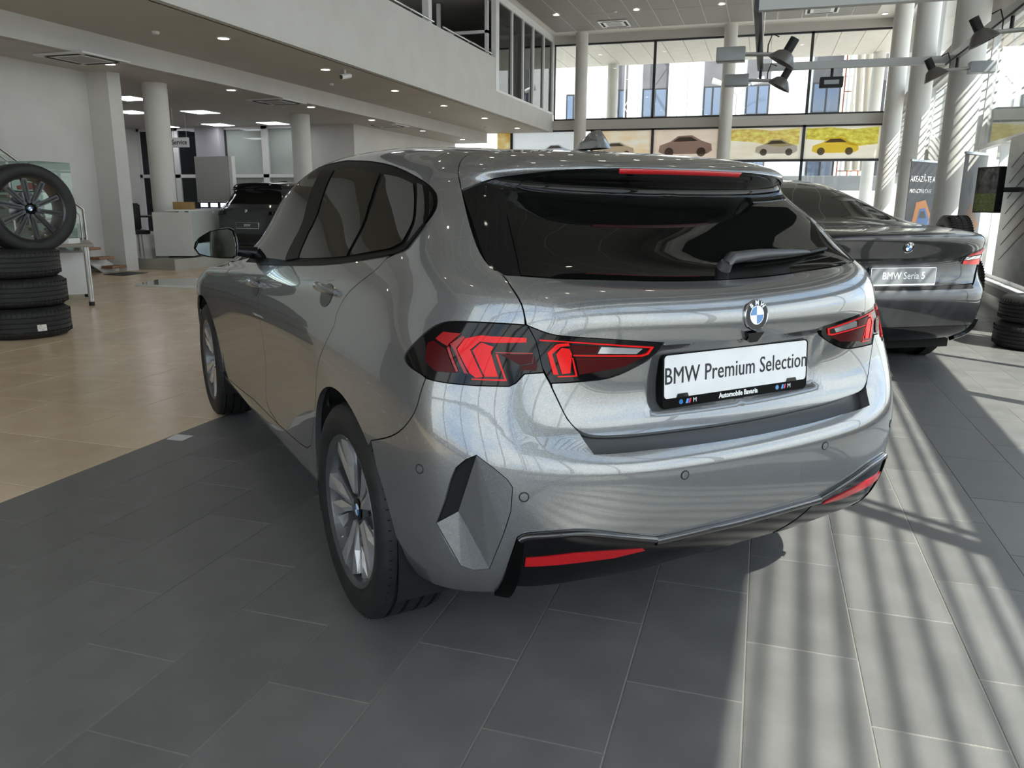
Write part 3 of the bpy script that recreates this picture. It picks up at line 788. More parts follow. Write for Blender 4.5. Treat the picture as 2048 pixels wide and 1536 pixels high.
HATCH=[
[(-640,0,270),(-640,250,270),(-630,450,270),(-600,600,265),(-550,700,260),(-460,770,255),(-360,800,250),(-200,800,240),(200,800,230),(700,810,225),(1300,810,225),(1900,810,225),(2500,810,225),(2950,800,230),(3300,680,220),(3500,400,210),(3540,0,200)],
[(-710,0,340),(-710,250,340),(-700,450,340),(-670,610,330),(-610,715,325),(-525,790,320),(-420,835,315),(-200,862,300),(200,862,290),(700,862,285),(1300,862,285),(1900,862,285),(2500,862,285),(2950,860,290),(3400,720,280),(3580,420,280),(3630,0,280)],
[(-757,0,415),(-755,250,420),(-745,450,430),(-705,615,420),(-645,730,410),(-555,810,400),(-450,857,390),(-200,888,380),(200,878,360),(700,868,350),(1300,866,350),(1900,868,350),(2500,876,360),(2950,880,370),(3450,740,370),(3630,430,370),(3680,0,370)],
[(-785,0,500),(-782,250,505),(-765,450,510),(-722,615,505),(-660,735,500),(-570,818,490),(-460,867,480),(-200,896,470),(200,886,450),(700,866,440),(1300,862,440),(1900,866,440),(2500,882,450),(2950,888,460),(3460,740,470),(3640,430,470),(3690,0,470)],
[(-797,0,585),(-793,250,588),(-775,450,595),(-727,620,595),(-663,740,590),(-570,823,580),(-460,873,575),(-200,901,570),(200,893,560),(700,870,550),(1300,866,550),(1900,870,550),(2500,888,560),(2950,892,570),(3450,740,570),(3620,430,570),(3670,0,570)],
[(-790,0,640),(-786,250,645),(-768,450,655),(-718,620,670),(-653,742,670),(-560,828,665),(-450,876,660),(-200,904,660),(200,899,660),(700,878,660),(1300,873,660),(1900,877,660),(2500,892,660),(2950,893,660),(3430,735,650),(3600,430,650),(3640,0,650)],
[(-735,0,700),(-731,250,705),(-715,450,715),(-690,620,740),(-630,742,750),(-542,828,750),(-440,874,750),(-200,902,750),(200,901,750),(700,885,750),(1300,880,750),(1900,883,750),(2500,893,750),(2950,890,740),(3400,725,710),(3560,420,700),(3600,0,700)],
[(-705,0,800),(-702,250,805),(-695,450,815),(-668,615,825),(-606,735,830),(-520,819,830),(-420,864,835),(-200,893,840),(200,894,840),(700,883,830),(1300,880,820),(1900,882,810),(2500,887,800),(2950,880,780),(3350,710,750),(3500,420,745),(3530,0,745)],
[(-725,0,900),(-720,250,905),(-703,450,915),(-655,605,920),(-585,718,920),(-495,797,915),(-400,841,920),(-200,866,920),(200,872,910),(700,868,900),(1300,868,880),(1900,868,865),(2500,866,850),(2950,850,820),(3250,670,785),(3380,420,785),(3410,0,785)],
[(-742,0,985),(-735,250,990),(-710,450,1000),(-647,600,1000),(-565,700,995),(-475,765,995),(-375,804,1005),(-200,832,1010),(200,845,985),(700,850,960),(1300,852,935),(1900,848,915),(2500,835,890),(2950,810,860),(3100,620,830),(3200,420,830),(3220,0,830)],
[(-690,0,1045),(-683,250,1050),(-660,450,1060),(-605,600,1065),(-525,690,1065),(-435,745,1075),(-345,774,1090),(-200,793,1090),(200,812,1050),(700,822,1010),(1300,825,980),(1900,815,945),(2500,780,905),(2950,730,875),(2980,560,860),(3020,420,860),(3050,0,870)],
[(-595,0,1075),(-588,250,1080),(-565,450,1095),(-525,580,1110),(-465,655,1125),(-390,708,1145),(-315,738,1155),(-200,757,1155),(200,775,1115),(700,788,1065),(1300,790,1030),(1900,790,980),(2500,735,945),(2950,620,915),(2800,500,910),(2810,400,915),(2820,0,925)],
[(-475,0,1180),(-468,250,1185),(-448,430,1195),(-424,555,1205),(-374,620,1215),(-313,663,1225),(-250,688,1235),(-170,703,1235),(164,718,1215),(581,727,1185),(1082,735,1160),(1583,738,1110),(2084,700,1010),(2460,600,980),(2550,480,990),(2580,350,995),(2600,0,1000)],
[(-362,0,1293),(-355,250,1296),(-338,420,1298),(-312,520,1301),(-262,585,1305),(-205,622,1303),(-140,643,1310),(-60,652,1315),(236,668,1315),(606,672,1305),(1050,682,1290),(1493,680,1268),(1937,635,1140),(2270,570,1060),(2340,460,1080),(2380,330,1085),(2400,0,1090)],
[(-437,0,1345),(-430,250,1343),(-392,410,1343),(-345,505,1342),(-275,563,1343),(-190,598,1348),(-90,617,1356),(0,623,1362),(265,638,1378),(597,638,1382),(995,636,1385),(1393,625,1342),(1791,588,1228),(2090,535,1145),(2160,440,1175),(2200,320,1180),(2220,0,1185)],
[(-385,0,1378),(-375,250,1376),(-345,390,1377),(-300,475,1376),(-230,525,1378),(-140,555,1384),(-40,572,1391),(70,575,1400),(306,590,1418),(601,590,1424),(956,580,1424),(1310,560,1390),(1664,530,1308),(1930,490,1225),(1990,420,1275),(2020,300,1280),(2040,0,1285)],
[(-210,0,1410),(-205,240,1409),(-175,370,1407),(-135,435,1407),(-70,470,1411),(0,487,1417),(80,497,1423),(170,485,1430),(373,490,1441),(627,490,1446),(932,485,1435),(1237,470,1418),(1541,440,1368),(1770,420,1315),(1780,360,1355),(1800,250,1358),(1810,0,1360)],
[(100,0,1434),(110,140,1433),(140,200,1433),(170,235,1434),(210,255,1437),(260,265,1440),(320,275,1443),(380,280,1447),(535,280,1454),(729,280,1456),(961,270,1448),(1193,260,1436),(1426,240,1415),(1600,220,1400),(1620,200,1400),(1630,140,1400),(1640,0,1400)],
[(250,0,1445),(260,20,1445),(280,30,1446),(310,30,1447),(350,30,1449),(400,30,1451),(450,30,1453),(500,30,1455),(624,30,1458),(780,30,1459),(967,30,1452),(1153,30,1446),(1340,30,1436),(1480,30,1430),(1500,20,1425),(1500,10,1425),(1500,0,1425)]]
# ------------------------------------------------------------------ the grey hatchback
POS_A = (-0.5436, 2.6399); HEAD_A = 0.814966
def emblem(parent, mtx, r, name='emblem'):
    prof = [(r, -0.004), (r, 0.002), (r * 0.97, 0.0035), (r * 0.94, 0.0025), (r * 0.935, 0.0015)]
    e = lathe(name, prof, CHROME, parent, 48, mtx=mtx)
    prism('ring', disc_poly(r * 0.94, 40), mtx, -0.002, 0.0018, GBLK, e)
    lathe('inner_ring', [(r * 0.60, 0.001), (r * 0.60, 0.0032), (r * 0.565, 0.0032), (r * 0.565, 0.001)], CHROME, e, 40, mtx=mtx)
    for k, mm in enumerate((WHT, BLU, WHT, BLU)):
        a = k * math.pi / 2
        pl = [(0, 0)] + disc_poly(r * 0.57, 8, a, a + math.pi / 2) + [(r * 0.57 * math.cos(a + math.pi / 2), r * 0.57 * math.sin(a + math.pi / 2))]
        prism('quadrant', pl, mtx, 0.0005, 0.0024, mm, e)
    for ch, an in (('B', 128), ('M', 90), ('W', 52)):
        t = math.radians(an); mm = mtx @ Matrix.Translation((r * 0.765 * math.cos(t), r * 0.765 * math.sin(t), 0.0024)) @ Matrix.Rotation(t - math.pi / 2, 4, 'Z')
        text('letter', ch, r * 0.40, mm, WHT, e, 0.0004, bold=0.0006 * r / 0.041)
    return e

def make_wheel(parent, side, x, y, R=0.335, Wd=0.225, rimr=0.232, spin=0.0, style='five', RIMG=RIMG):
    """side +1: outer face at +y"""
    h = Wd / 2
    mt = Matrix.Translation((x, y, R)) @ Matrix.Rotation(spin, 4, 'Y')
    if side < 0: mt = mt @ Matrix.Rotation(math.pi, 4, 'Z')
    pr = [(rimr - 0.004, h * 0.80), (rimr + 0.012, h * 0.93), (rimr + 0.045, h * 1.0), (R - 0.045, h * 1.0), (R - 0.022, h * 0.93), (R - 0.008, h * 0.82)]
    for g in (0.58, 0.2, -0.2, -0.58):
        pr += [(R - 0.001, h * g + 0.0065), (R - 0.009, h * g + 0.005), (R - 0.009, h * g - 0.005), (R - 0.001, h * g - 0.0065)]
    pr += [(R - 0.008, -h * 0.82), (R - 0.022, -h * 0.93), (R - 0.05, -h), (rimr + 0.02, -h * 0.95), (rimr - 0.004, -h * 0.8)]
    ty = lathe('tyre', pr, RUB, parent, 96, 'y', angle=35, mtx=mt)
    # shoulder tread sipes
    bm = bmesh.new()
    for k in range(72):
        a = 2 * math.pi * k / 72
        for s2 in (1, -1):
            mm = mt @ Matrix.Rotation(a, 4, 'Y')
            bbox(bm, -0.0016, 0.0016, s2 * h * 0.64, s2 * h * 0.82, R - 0.02, R - 0.0052, mm)
    s = frombm('tread_sipes', bm, VOID, ty); s['kind'] = 'stuff'
    rim = lathe('rim', [(rimr - 0.004, h * 0.84), (rimr + 0.006, h * 0.90), (rimr + 0.004, h * 0.92), (rimr - 0.012, h * 0.84), (rimr - 0.022, h * 0.4), (rimr - 0.03, -h * 0.3), (rimr - 0.012, -h * 0.85), (rimr - 0.002, -h * 0.85)], RIMG, parent, 72, 'y', mtx=mt)
    lathe('brake_disc', [(0.05, h * 0.05), (0.148, h * 0.05), (0.148, -h * 0.12), (0.05, -h * 0.12)], DISC, parent, 48, 'y', mtx=mt)
    lathe('hub', [(0.0, h * 0.62), (0.033, h * 0.62), (0.05, h * 0.5), (0.07, h * 0.42), (0.075, -h * 0.2), (0.0, -h * 0.2)], RIMG, rim, 40, 'y', mtx=mt)
    zf = h * 0.80
    def slab(nm, poly, d_in, d_out, mm, par, bev=0.003):
        # poly in wheel plane (x, z); extruded in y
        M2 = mt @ Matrix(((1, 0, 0, 0), (0, 0, 1, 0), (0, 1, 0, 0), (0, 0, 0, 1)))
        return prism(nm, poly, M2, d_in, d_out, mm, par, bev=bev)
    def rot(poly, a):
        c, s3 = math.cos(a), math.sin(a); return [(p[0] * c - p[1] * s3, p[0] * s3 + p[1] * c) for p in poly]
    def wedge(nm, poly, deps, mm, par, a):
        """faceted spoke: outline with a depth for each corner (outer face), plus back face"""
        pp = rot(poly, a); bm = bmesh.new(); n = len(pp)
        f = [bm.verts.new(mt @ Vector((p[0], d, p[1]))) for p, d in zip(pp, deps)]
        bk = [bm.verts.new(mt @ Vector((p[0], d - 0.028, p[1]))) for p, d in zip(pp, deps)]
        c = bm.verts.new(mt @ Vector((sum(p[0] for p in pp) / n, sum(deps) / n + 0.006, sum(p[1] for p in pp) / n)))
        for i in range(n):
            bm.faces.new((f[i], f[(i + 1) % n], c)); bm.faces.new((f[i], bk[i], bk[(i + 1) % n], f[(i + 1) % n]))
        bm.faces.new(bk[::-1])
        return frombm(nm, bm, mm, par)
    if style == 'five':
        for k in range(5):
            a = 2 * math.pi * k / 5
            # broad dark base of the spoke with two bright machined blades and a side fin
            slab('spoke', rot([(-0.022, 0.045), (0.022, 0.045), (0.045, 0.12), (0.085, 0.205), (0.060, 0.219), (0.0, 0.227), (-0.060, 0.219), (-0.085, 0.205), (-0.045, 0.12)], a), h * 0.30, h * 0.62, RIMG, rim)
            wedge('machined_blade', [(-0.014, 0.050), (0.003, 0.050), (-0.004, 0.13), (-0.012, 0.222), (-0.062, 0.214), (-0.046, 0.135)], [h * 0.70, h * 0.66, h * 0.72, h * 0.86, h * 0.84, h * 0.70], ALU, rim, a)
            wedge('machined_blade', [(0.005, 0.050), (0.020, 0.055), (0.046, 0.125), (0.076, 0.190), (0.040, 0.220), (0.010, 0.14)], [h * 0.66, h * 0.66, h * 0.66, h * 0.78, h * 0.82, h * 0.72], ALU, rim, a)
            wedge('fin', [(0.046, 0.110), (0.080, 0.132), (0.118, 0.176), (0.090, 0.205)], [h * 0.62, h * 0.58, h * 0.62, h * 0.70], ALU, rim, a)
        for k in range(5):
            a = 2 * math.pi * (k + 0.5) / 5
            lathe('wheel_bolt', [(0.0, h * 0.52), (0.009, h * 0.52), (0.011, h * 0.36)], CHROME, rim, 12, 'y', mtx=mt @ Matrix.Translation((0.053 * math.sin(a), 0, 0.053 * math.cos(a))))
    else:
        for k in range(5):
            for dd in (-0.30, 0.30):
                a = 2 * math.pi * k / 5 + dd
                w1, w2 = 0.016, 0.024
                slab('spoke', rot([(-w1, 0.05), (w1, 0.05), (w2, rimr - 0.014), (-w2, rimr - 0.014)], a), h * 0.45, h * 0.80, RIMG, rim, 0.006)
                slab('spoke_groove', rot([(-0.006, 0.08), (0.006, 0.08), (0.010, rimr - 0.03), (-0.010, rimr - 0.03)], a), h * 0.78, h * 0.806, MBLK, rim, 0.0)
        for k in range(5):
            a = 2 * math.pi * (k + 0.5) / 5
            lathe('wheel_bolt', [(0.0, h * 0.50), (0.009, h * 0.50), (0.011, h * 0.36)], MBLK, rim, 12, 'y', mtx=mt @ Matrix.Translation((0.056 * math.sin(a), 0, 0.056 * math.cos(a))))
    M2 = mt @ Matrix(((1, 0, 0, 0), (0, 0, 1, 0), (0, 1, 0, 0), (0, 0, 0, 1))) @ Matrix.Translation((0, 0, h * 0.64))
    if side > 0: M2 = M2 @ Matrix.Rotation(math.pi, 4, 'Y') @ Matrix.Scale(-1, 4, (0, 0, 1))
    e = lathe('hub_cap', [(0.034, -0.01), (0.034, 0.002), (0.030, 0.003), (0.0, 0.003)], GBLK, rim, 32, mtx=M2)
    for q, mm in enumerate((WHT, BLU, WHT, BLU)):
        a = q * math.pi / 2
        pl = [(0, 0)] + disc_poly(0.019, 6, a, a + math.pi / 2) + [(0.019 * math.cos(a + math.pi / 2), 0.019 * math.sin(a + math.pi / 2))]
        prism('cap_quadrant', pl, M2, 0.002, 0.0042, mm, rim)

B = Body(HATCH, POS_A, HEAD_A)
car = empty('hatchback_car', (POS_A[0], POS_A[1], 0), HEAD_A + math.pi / 2)
tag(car, "grey metallic five-door hatchback with red tail lamps and a white number plate", "car")
NVm = B.NV - 1; NUm = B.NU - 1
UV = B.uv
HG = smooth([(965.7, 305), (945, 306), (928, 314.5), (919, 328), (916.7, 349), (923.5, 379.6), (940.6, 451), (961, 506), (985, 537), (1005.6, 550.5), (1022.7, 574.5), (1043, 608.6), (1052.5, 649.7)], 3)
LGAP = [(1054.5, 650.5), (1072, 681.8), (1085.4, 735.5), (1099.5, 766)]
GL = smooth([(1099.5, 766), (1115, 799), (1134.6, 838), (1158, 861.7), (1189, 871.5), (1244, 870.7), (1302.6, 865.6), (1380, 856)], 3)
GL2 = [(1189, 908), (1296, 899), (1380, 890)]
SEAM = smooth([(742, 881), (779, 873.5), (806.6, 856), (830, 822.7), (841.7, 783.6), (851.5, 756)], 3)
LTOP = smooth([(1050.5, 650), (978, 645.5), (911, 643), (881, 647), (857, 660), (833, 681.8), (814, 703), (808.8, 716.7), (819.5, 732.8), (843.7, 749), (851.5, 756)], 3)
LBOT = [(851.5, 756), (868, 761), (897, 766), (951, 771), (1018, 772.5), (1031.7, 766), (1049, 747.6), (1088, 745)]
DGAP = smooth([(622, 890), (630, 825), (632.6, 760), (637.8, 721), (650.8, 687.5), (669, 648), (674, 625), (692.5, 591), (716, 567.7), (755, 536.5), (779, 509)], 3)
BGAP = smooth([(563, 529), (536, 554.7), (518, 591), (516.7, 612), (525.8, 677), (532, 734), (533.6, 804.7), (557, 849)], 3)
FGAP = smooth([(474, 527), (450, 549.5), (438.6, 575.5), (436.8, 604), (438.6, 630), (442.5, 682), (450, 734), (457, 758)], 3)
DBOT = [(457, 758), (505, 797), (557, 849), (600, 887), (614, 896), (622, 890)]
DLO_BOT = smooth([(503, 526), (571, 528), (653, 526.6), (722, 518), (780, 508), (809, 497.5)], 3)
DLO_TOP = smooth([(809, 497.5), (824, 482), (851.7, 448), (870.5, 420.6), (874, 396.7), (865, 378), (838, 357.4), (790, 333.5), (742, 323), (694, 320.8)], 3)
uHG, uLGAP, uGL, uGL2, uSEAM, uLTOP, uLBOT, uDGAP, uBGAP, uFGAP, uDBOT, uDB, uDT = [UV(x) for x in (HG, LGAP, GL, GL2, SEAM, LTOP, LBOT, DGAP, BGAP, FGAP, DBOT, DLO_BOT, DLO_TOP)]
uDT = uDT + B.find(smooth([(0.92, 1.404), (1.08, 1.398), (1.27, 1.368), (1.5, 1.288), (1.80, 1.12), (1.96, 0.995)], 3), (0, 2), 9.8, 14.4)
uDB = B.find([(1.96, 0.962)], (0, 2), 10.4, 10.5) + uDB[1:]
def vAt(u, x, lo=10.0, hi=17.8):
    for _ in range(40):
        m = (lo + hi) / 2
        if B.ev(u, m)[0] < x: lo = m
        else: hi = m
    return (lo + hi) / 2
x0 = B.ev(*uHG[0])[0]
vroof = vAt(0.0, x0 - 0.035)
uRG = [(0.0, vroof)] + [(u, vAt(u, x0 - 0.035 * (1 - u / uHG[0][0]) ** 0.7)) for u in np.linspace(0.4, uHG[0][0] * 0.92, 5)]
AR = 0.385; AZ = 0.335
def arch(cx, a0, a1, n, R=AR):
    """wheel-arch circle in the side view, angles from +x over the top"""
    pts = [(cx + R * math.cos(math.radians(a0 + (a1 - a0) * k / n)), AZ + R * math.sin(math.radians(a0 + (a1 - a0) * k / n))) for k in range(n + 1)]
    return B.find(pts, (0, 2), 6.5 if cx < 1 else 12.5, 5.0)
sp = B.ev(*uSEAM[0]); aS = math.degrees(math.atan2(sp[2] - AZ, sp[0]))
uARr = arch(0.0, aS, -9, 26)                    # from the bumper seam over the top to the sill
uARb = arch(0.0, 182, aS, 5)                    # behind the wheel, bottom to seam
uARf = arch(2.67, 190, -8, 28)
# A pillar: a band in front of the side glass
fr = [p for p in uDT if p[0] > 9.5 and p[1] < 15.6][::-1]
fr = sorted(fr, key=lambda p: p[1])
apil = [(p[0] + 0.16, p[1]) for p in fr]
cowl = (apil[0][0] + 0.15, apil[0][1] - 0.75)
vtop = 15.75
shell = uRG + uHG[:-1] + uLTOP + uSEAM[::-1][1:] + uARr + uDGAP[:-1] + uDT + [(uDT[-1][0] + 0.02, uDT[-1][1] - 0.5), cowl] + apil + [(NUm - 2.6, vtop), (NUm - 1.0, vtop + 0.05), (NUm, vtop + 0.1), (NUm, NVm), (0.0, NVm)]
B.panel('body_shell', shell, PAINT, car, step=0.035, rim=0.02)
gate = uRG + uHG + uLGAP + uGL[1:] + [(0.0, uGL[-1][1])]
# rear glass with its black side blades, inside the tailgate
RGo = smooth([(922, 380), (979, 360), (1032, 351), (1128.5, 340.5), (1238, 337.5)], 3)
RGb = smooth([(1251.6, 561), (1119.7, 557.5), (1040.6, 552), (1005.5, 549), (983.5, 537.5), (966, 511), (944, 445), (926, 393)], 3)
uRGo, uRGb = UV(RGo), UV(RGb)
rg = [(0.0, uRGo[-1][1] - 0.02)] + uRGo[::-1] + uRGb[::-1] + [(0.0, uRGb[0][1] - 0.02)]
LINo = smooth([(1056, 652), (1099, 668), (1139, 673.7), (1219.7, 679), (1327, 685.8, 1), (1313.7, 708.6), (1273, 732.8), (1219.7, 755.6), (1152.5, 763.7), (1102, 766.4, 1)], 3)
uLINo = UV(LINo)
lin = uLINo + [uLGAP[2], uLGAP[1]]
# cut the lamp and the glass out of the gate
gate2 = uRG + [p for p in uHG if p[1] > uRGo[0][1] + 0.05] + uRGo + [(0.0, uRGo[-1][1] - 0.02)]
B.panel('tailgate_spoiler', gate2, PAINT, car, rim=0.02)
lowg = [(0.0, uRGb[0][1] - 0.02)] + uRGb[:12] + [p for p in uHG if p[1] < uRGb[12][1]] + uLINo + uGL[1:] + [(0.0, uGL[-1][1])]
def plate_recess(V, P):
    y = np.abs(P[:, 1]); z = P[:, 2]
    s1 = np.clip((0.325 - y) / 0.05, 0, 1); s2 = np.clip((z - 0.735) / 0.03, 0, 1); s3 = np.clip((0.915 - z) / 0.014, 0, 1)
    f = lambda t: t * t * (3 - 2 * t)
    return -0.026 * f(s1) * f(s2) * f(s3)
gt = B.panel('tailgate', lowg, PAINT, car, rim=0.02, step=0.017, disp=plate_recess)
GIN = smooth([(1040.6, 550.5), (1032, 506), (1016.5, 440), (1015, 422.6), (1027.4, 383), (1045, 363), (1075.8, 353), (1150, 345), (1238, 342)], 3)
uGIN = UV(GIN)
glass = [(0.0, uGIN[-1][1])] + uGIN[::-1] + UV([(1119.7, 556), (1251.6, 559)]) + [(0.0, uRGb[0][1])]
blade = uRGo + uGIN[::-1][0:] + UV([(1036, 551)]) + uRGb[7:]
B.panel('rear_window_frame', rg, GBLK, car, off=-0.004, rim=0.015, holes=[])
B.panel('rear_window', glass, CGLS, car, off=0.0005, rim=0.005, gap=0.001)
BR = UV([(1238, 337), (1238, 345)])
B.panel('high_brake_light', [(0.0, BR[0][1] - 0.03), (BR[0][0], BR[0][1] - 0.03), (BR[0][0] - 0.02, BR[1][1]), (0.0, BR[1][1])], REFL, car, off=0.004, rim=0.006, gap=0.0)
# ---- bumper
WTOP = smooth([(1035, 1074.6, 1), (1052.6, 1066.8), (1107, 1063), (1170, 1060), (1244, 1066.8), (1310, 1073.8)], 3)
uWT = UV(WTOP)
uLIP = UV([(1340, 1068), (1400, 1054), (1455, 1041.5)])
vlip = uLIP[-1][1]
BB = [(802, 1092), (812, 1116), (837, 1150.6), (873, 1170), (938, 1183), (988, 1184)]
uBB = UV(BB)
bump = [(0.0, uGL2[-1][1])] + uGL2[::-1] + UV([(1160, 866)]) + UV([(1134.6, 838), (1115, 799), (1099.5, 766)]) + uLBOT[::-1] + uSEAM[::-1][1:] + uARb[::-1][1:-1] + uBB + uWT + uLIP + [(0.0, vlip)]
VENT = [(953, 911), (931.5, 920), (912, 936), (902, 959), (888.6, 1006), (873.7, 1046), (921.8, 1131), (947, 1139.8), (978.4, 1137), (1006, 1069), (1021, 1022), (1024.5, 975), (1013.6, 959), (986, 936)]
uVENT = UV(VENT)
B.panel('rear_bumper', bump, PAINT, car, holes=[uVENT], rim=0.03)
B.panel('bumper_step', [(0.0, uGL[-1][1] + 0.02)] + uGL[::-1][:14] + uGL2 + [(0.0, uGL2[-1][1] - 0.02)], mat('shaded_step_grey', (0.05, 0.051, 0.053), 0.3, 0.3), car, off=-0.028, rim=0, gap=-0.012)  # dark colour stands in for the shade under the tailgate overhang
# corner air curtain: slot, blade, facet
def dp(pts): 
    uu = UV([p[:2] for p in pts]); return [(a[0], a[1], p[2]) for a, p in zip(uu, pts)]
B.facet('air_curtain_blade', dp([(953, 911, 0.0), (905, 1034, 0.032), (978.4, 1137, 0.0), (1006, 1069, 0.0), (1021, 1022, 0), (1024.5, 975, 0), (1013.6, 959, 0), (986, 936, 0)]), PAINT, car)
B.facet('air_curtain_facet', dp([(873.7, 1046, 0.0), (921.8, 1131, 0.0), (947, 1139.8, 0), (978.4, 1137, 0.0), (905, 1034, 0.032)]), PAINT, car)
B.facet('air_curtain_slot', dp([(953, 911, 0.006), (931.5, 920, 0.010), (912, 936, 0.010), (902, 959, 0.010), (888.6, 1006, 0.010), (873.7, 1046, 0.008), (905, 1034, 0.033)]), VOID, car)
# diffuser
wing = uWT + UV([(1319.5, 1088), (1318, 1125), (1275, 1135), (1166, 1154.7), (1029, 1168)]) + UV([(1015.5, 1186), (988, 1182)])
def wing_out(V, P): return np.zeros(len(V)) + 0.006
B.panel('diffuser_wing', wing, GBLK, car, off=0.006, rim=0.03, sym='pair', gap=0.0005)
lipT = smooth([(1040, 1073), (1054, 1066), (1107, 1062), (1170, 1059), (1244, 1066), (1312, 1072.5)], 3)
lipB = smooth([(1316, 1082), (1250, 1077), (1200, 1074), (1150, 1072), (1100, 1076), (1062, 1081), (1047, 1088)], 3)
def lip_tube(name, uvs, r, o, both):
    P, n = B.nrm(np.array([p[0] for p in uvs]), np.array([p[1] for p in uvs])); P = P + n * o
    L = [tuple(p) for p in P]; Rr = [(p[0], -p[1], p[2]) for p in L]
    if both: tube(name, L + Rr[::-1], r, LIPM, car, 12)
    else: tube(name, L, r, LIPM, car, 12); tube(name, Rr, r, LIPM, car, 12)
LIPM = mat('lip_gloss_black', (0.006, 0.006, 0.007), 0.08, coat=1.0)
lip_tube('wing_lip', [(p[0], p[1] - 0.10) for p in UV(lipT)], 0.009, 0.004, False)
B.panel('wing_end_cap', UV([(1036, 1076), (1048, 1080), (1046, 1100), (1018, 1188), (989, 1183)]), TRIM, car, off=0.010, rim=0.012, sym='pair', gap=0.0)
cl = UV([(1312, 1074), (1318, 1088), (1319, 1124)])
B.panel('diffuser_centre', [(0.0, vlip - 0.02)] + uLIP[::-1] + cl + UV([(1400, 1103)]) + [(0.0, UV([(1464, 1090)])[0][1])], GBLK, car, off=0.004, rim=0.02, gap=0.0)
l2 = UV([(1312, 1073), (1318, 1086), (1400, 1067), (1455, 1055)])
lip_tube('diffuser_lip', [(p[0], p[1] - 0.12) for p in UV([(1312, 1074)]) + uLIP] + [(0.05, vlip - 0.12)], 0.013, 0.002, True)
B.panel('rear_reflector', UV([(1050.7, 1111.7), (1146.4, 1102), (1283, 1093), (1287, 1096), (1224.5, 1111), (1127, 1123.4), (1048.8, 1128)]), REFL, car, off=0.0095, rim=0.004, sym='pair', gap=0.0)
# ---- sides
fdoor = uFGAP + uDBOT[1:3] + uBGAP[::-1][1:-1] + [p for p in uDB if p[0] > uBGAP[0][0] - 0.01]
fd_top = [p for p in uDB if p[0] > uBGAP[0][0]][::-1]
fdoor = uFGAP + uDBOT[1:3] + uBGAP[::-1][1:] + fd_top[::-1][0:0] + sorted(fd_top, key=lambda p: p[0])
rd_top = sorted([p for p in uDB if p[0] < uBGAP[0][0]], key=lambda p: p[0])
rd_top = [p for p in rd_top if p[0] > uDGAP[-1][0]]
rdoor = uBGAP + uDBOT[3:5] + uDGAP + rd_top
hx = {}
def cup(c):
    def f(V, P):
        r = np.sqrt(((P[:, 0] - c[0]) / 0.105) ** 2 + ((P[:, 2] - c[2]) / 0.052) ** 2)
        t = np.clip((1.0 - r) / 0.6, 0, 1); return -0.020 * t * t * (3 - 2 * t)
    return f
hr = B.ev(*UV([(654, 582)])[0]); hf = B.ev(*UV([(512, 570)])[0])
B.panel('front_door', fdoor, PAINT, car, sym='pair', step=0.03)
B.panel('rear_door', rdoor, PAINT, car, sym='pair', step=0.03)
for c in (hf, hr):
    for sgn in (1, -1):
        pts = []; rr = []
        for k in range(9):
            t = k / 8; x = c[0] + 0.105 - 0.21 * t
            up = B.find([(x, c[2] + 0.004)], (0, 2), 8.5, 8.5)[0]
            P, n = B.nrm(np.array(up[0]), np.array(up[1]))
            o = 0.030 * math.sin(math.pi * min(1, max(0, t * 0.94 + 0.03))) ** 0.45 - 0.004
            q = P + n * o; pts.append((q[0], q[1] * sgn, q[2])); rr.append(0.007 + 0.008 * math.sin(math.pi * t) ** 0.6)
        h = tube('door_handle', pts, rr, PAINT, car, 12)
        e = []
        for k in range(24):
            t = 2 * math.pi * k / 24; e.append((c[0] - 0.01 + 0.062 * math.cos(t), c[2] - 0.012 + 0.036 * math.sin(t)))
        if sgn > 0: B.panel('handle_shade', B.find(e, (0, 2), 8.5, 8.5), mat('cup_shade_grey', (0.035, 0.036, 0.037), 0.25, 0.4), car, off=0.0012, rim=0, gap=0, sym='pair', step=0.02)  # flat dark oval paints the shade of the grip cup; door is not hollowed
# sill and front
ub = lambda x: B.find([(x, 0.25)], (0, 2), 9.0, 0.5)[0][0]
uSk = uDBOT[:1] + uDBOT[1:]
afr = arch(2.67, 183, 190, 2); arr = arch(0.0, 8, -9, 3)
skirt = uDBOT[:-1] + [uDGAP[0]] + arr[::-1][:0] + [arr[-1]] + [(arr[-1][0] + 0.02, 0.0), (afr[-1][0], 0.0)] + [afr[-1], afr[0]]
B.panel('side_skirt', skirt, PAINT, car, sym='pair')
fend = uFGAP[::-1] + [afr[0]] + uARf[1:] + [(NUm - 2.6, 1.0), (NUm - 2.5, 4.0), (NUm - 2.6, 8.2), (cowl[0] + 0.6, 10.6), cowl, (uDT[-1][0] + 0.02, uDT[-1][1] - 0.5)] + UV([(500, 515)])
B.panel('front_wing', fend, PAINT, car, sym='pair')
B.panel('front_bumper', [(NUm - 2.6, 0.4), (NUm - 2.6, 1.0), (NUm - 2.5, 4.0), (NUm - 2.6, 7.0), (NUm, 7.0), (NUm, 0.4)], PAINT, car)
B.panel('bonnet', [(NUm - 2.6, 7.0), (NUm - 2.6, 8.2), (cowl[0] + 0.6, 10.6), (cowl[0] + 0.1, cowl[1] + 0.1), (NUm, cowl[1] + 0.1), (NUm, 7.0)], PAINT, car)
ws = [(cowl[0], cowl[1] + 0.12)] + apil + [(NUm - 2.6, vtop), (NUm - 1.0, vtop + 0.05), (NUm, vtop + 0.1), (NUm, cowl[1] + 0.12)]
B.panel('windscreen', ws, CGLS, car, off=-0.003)
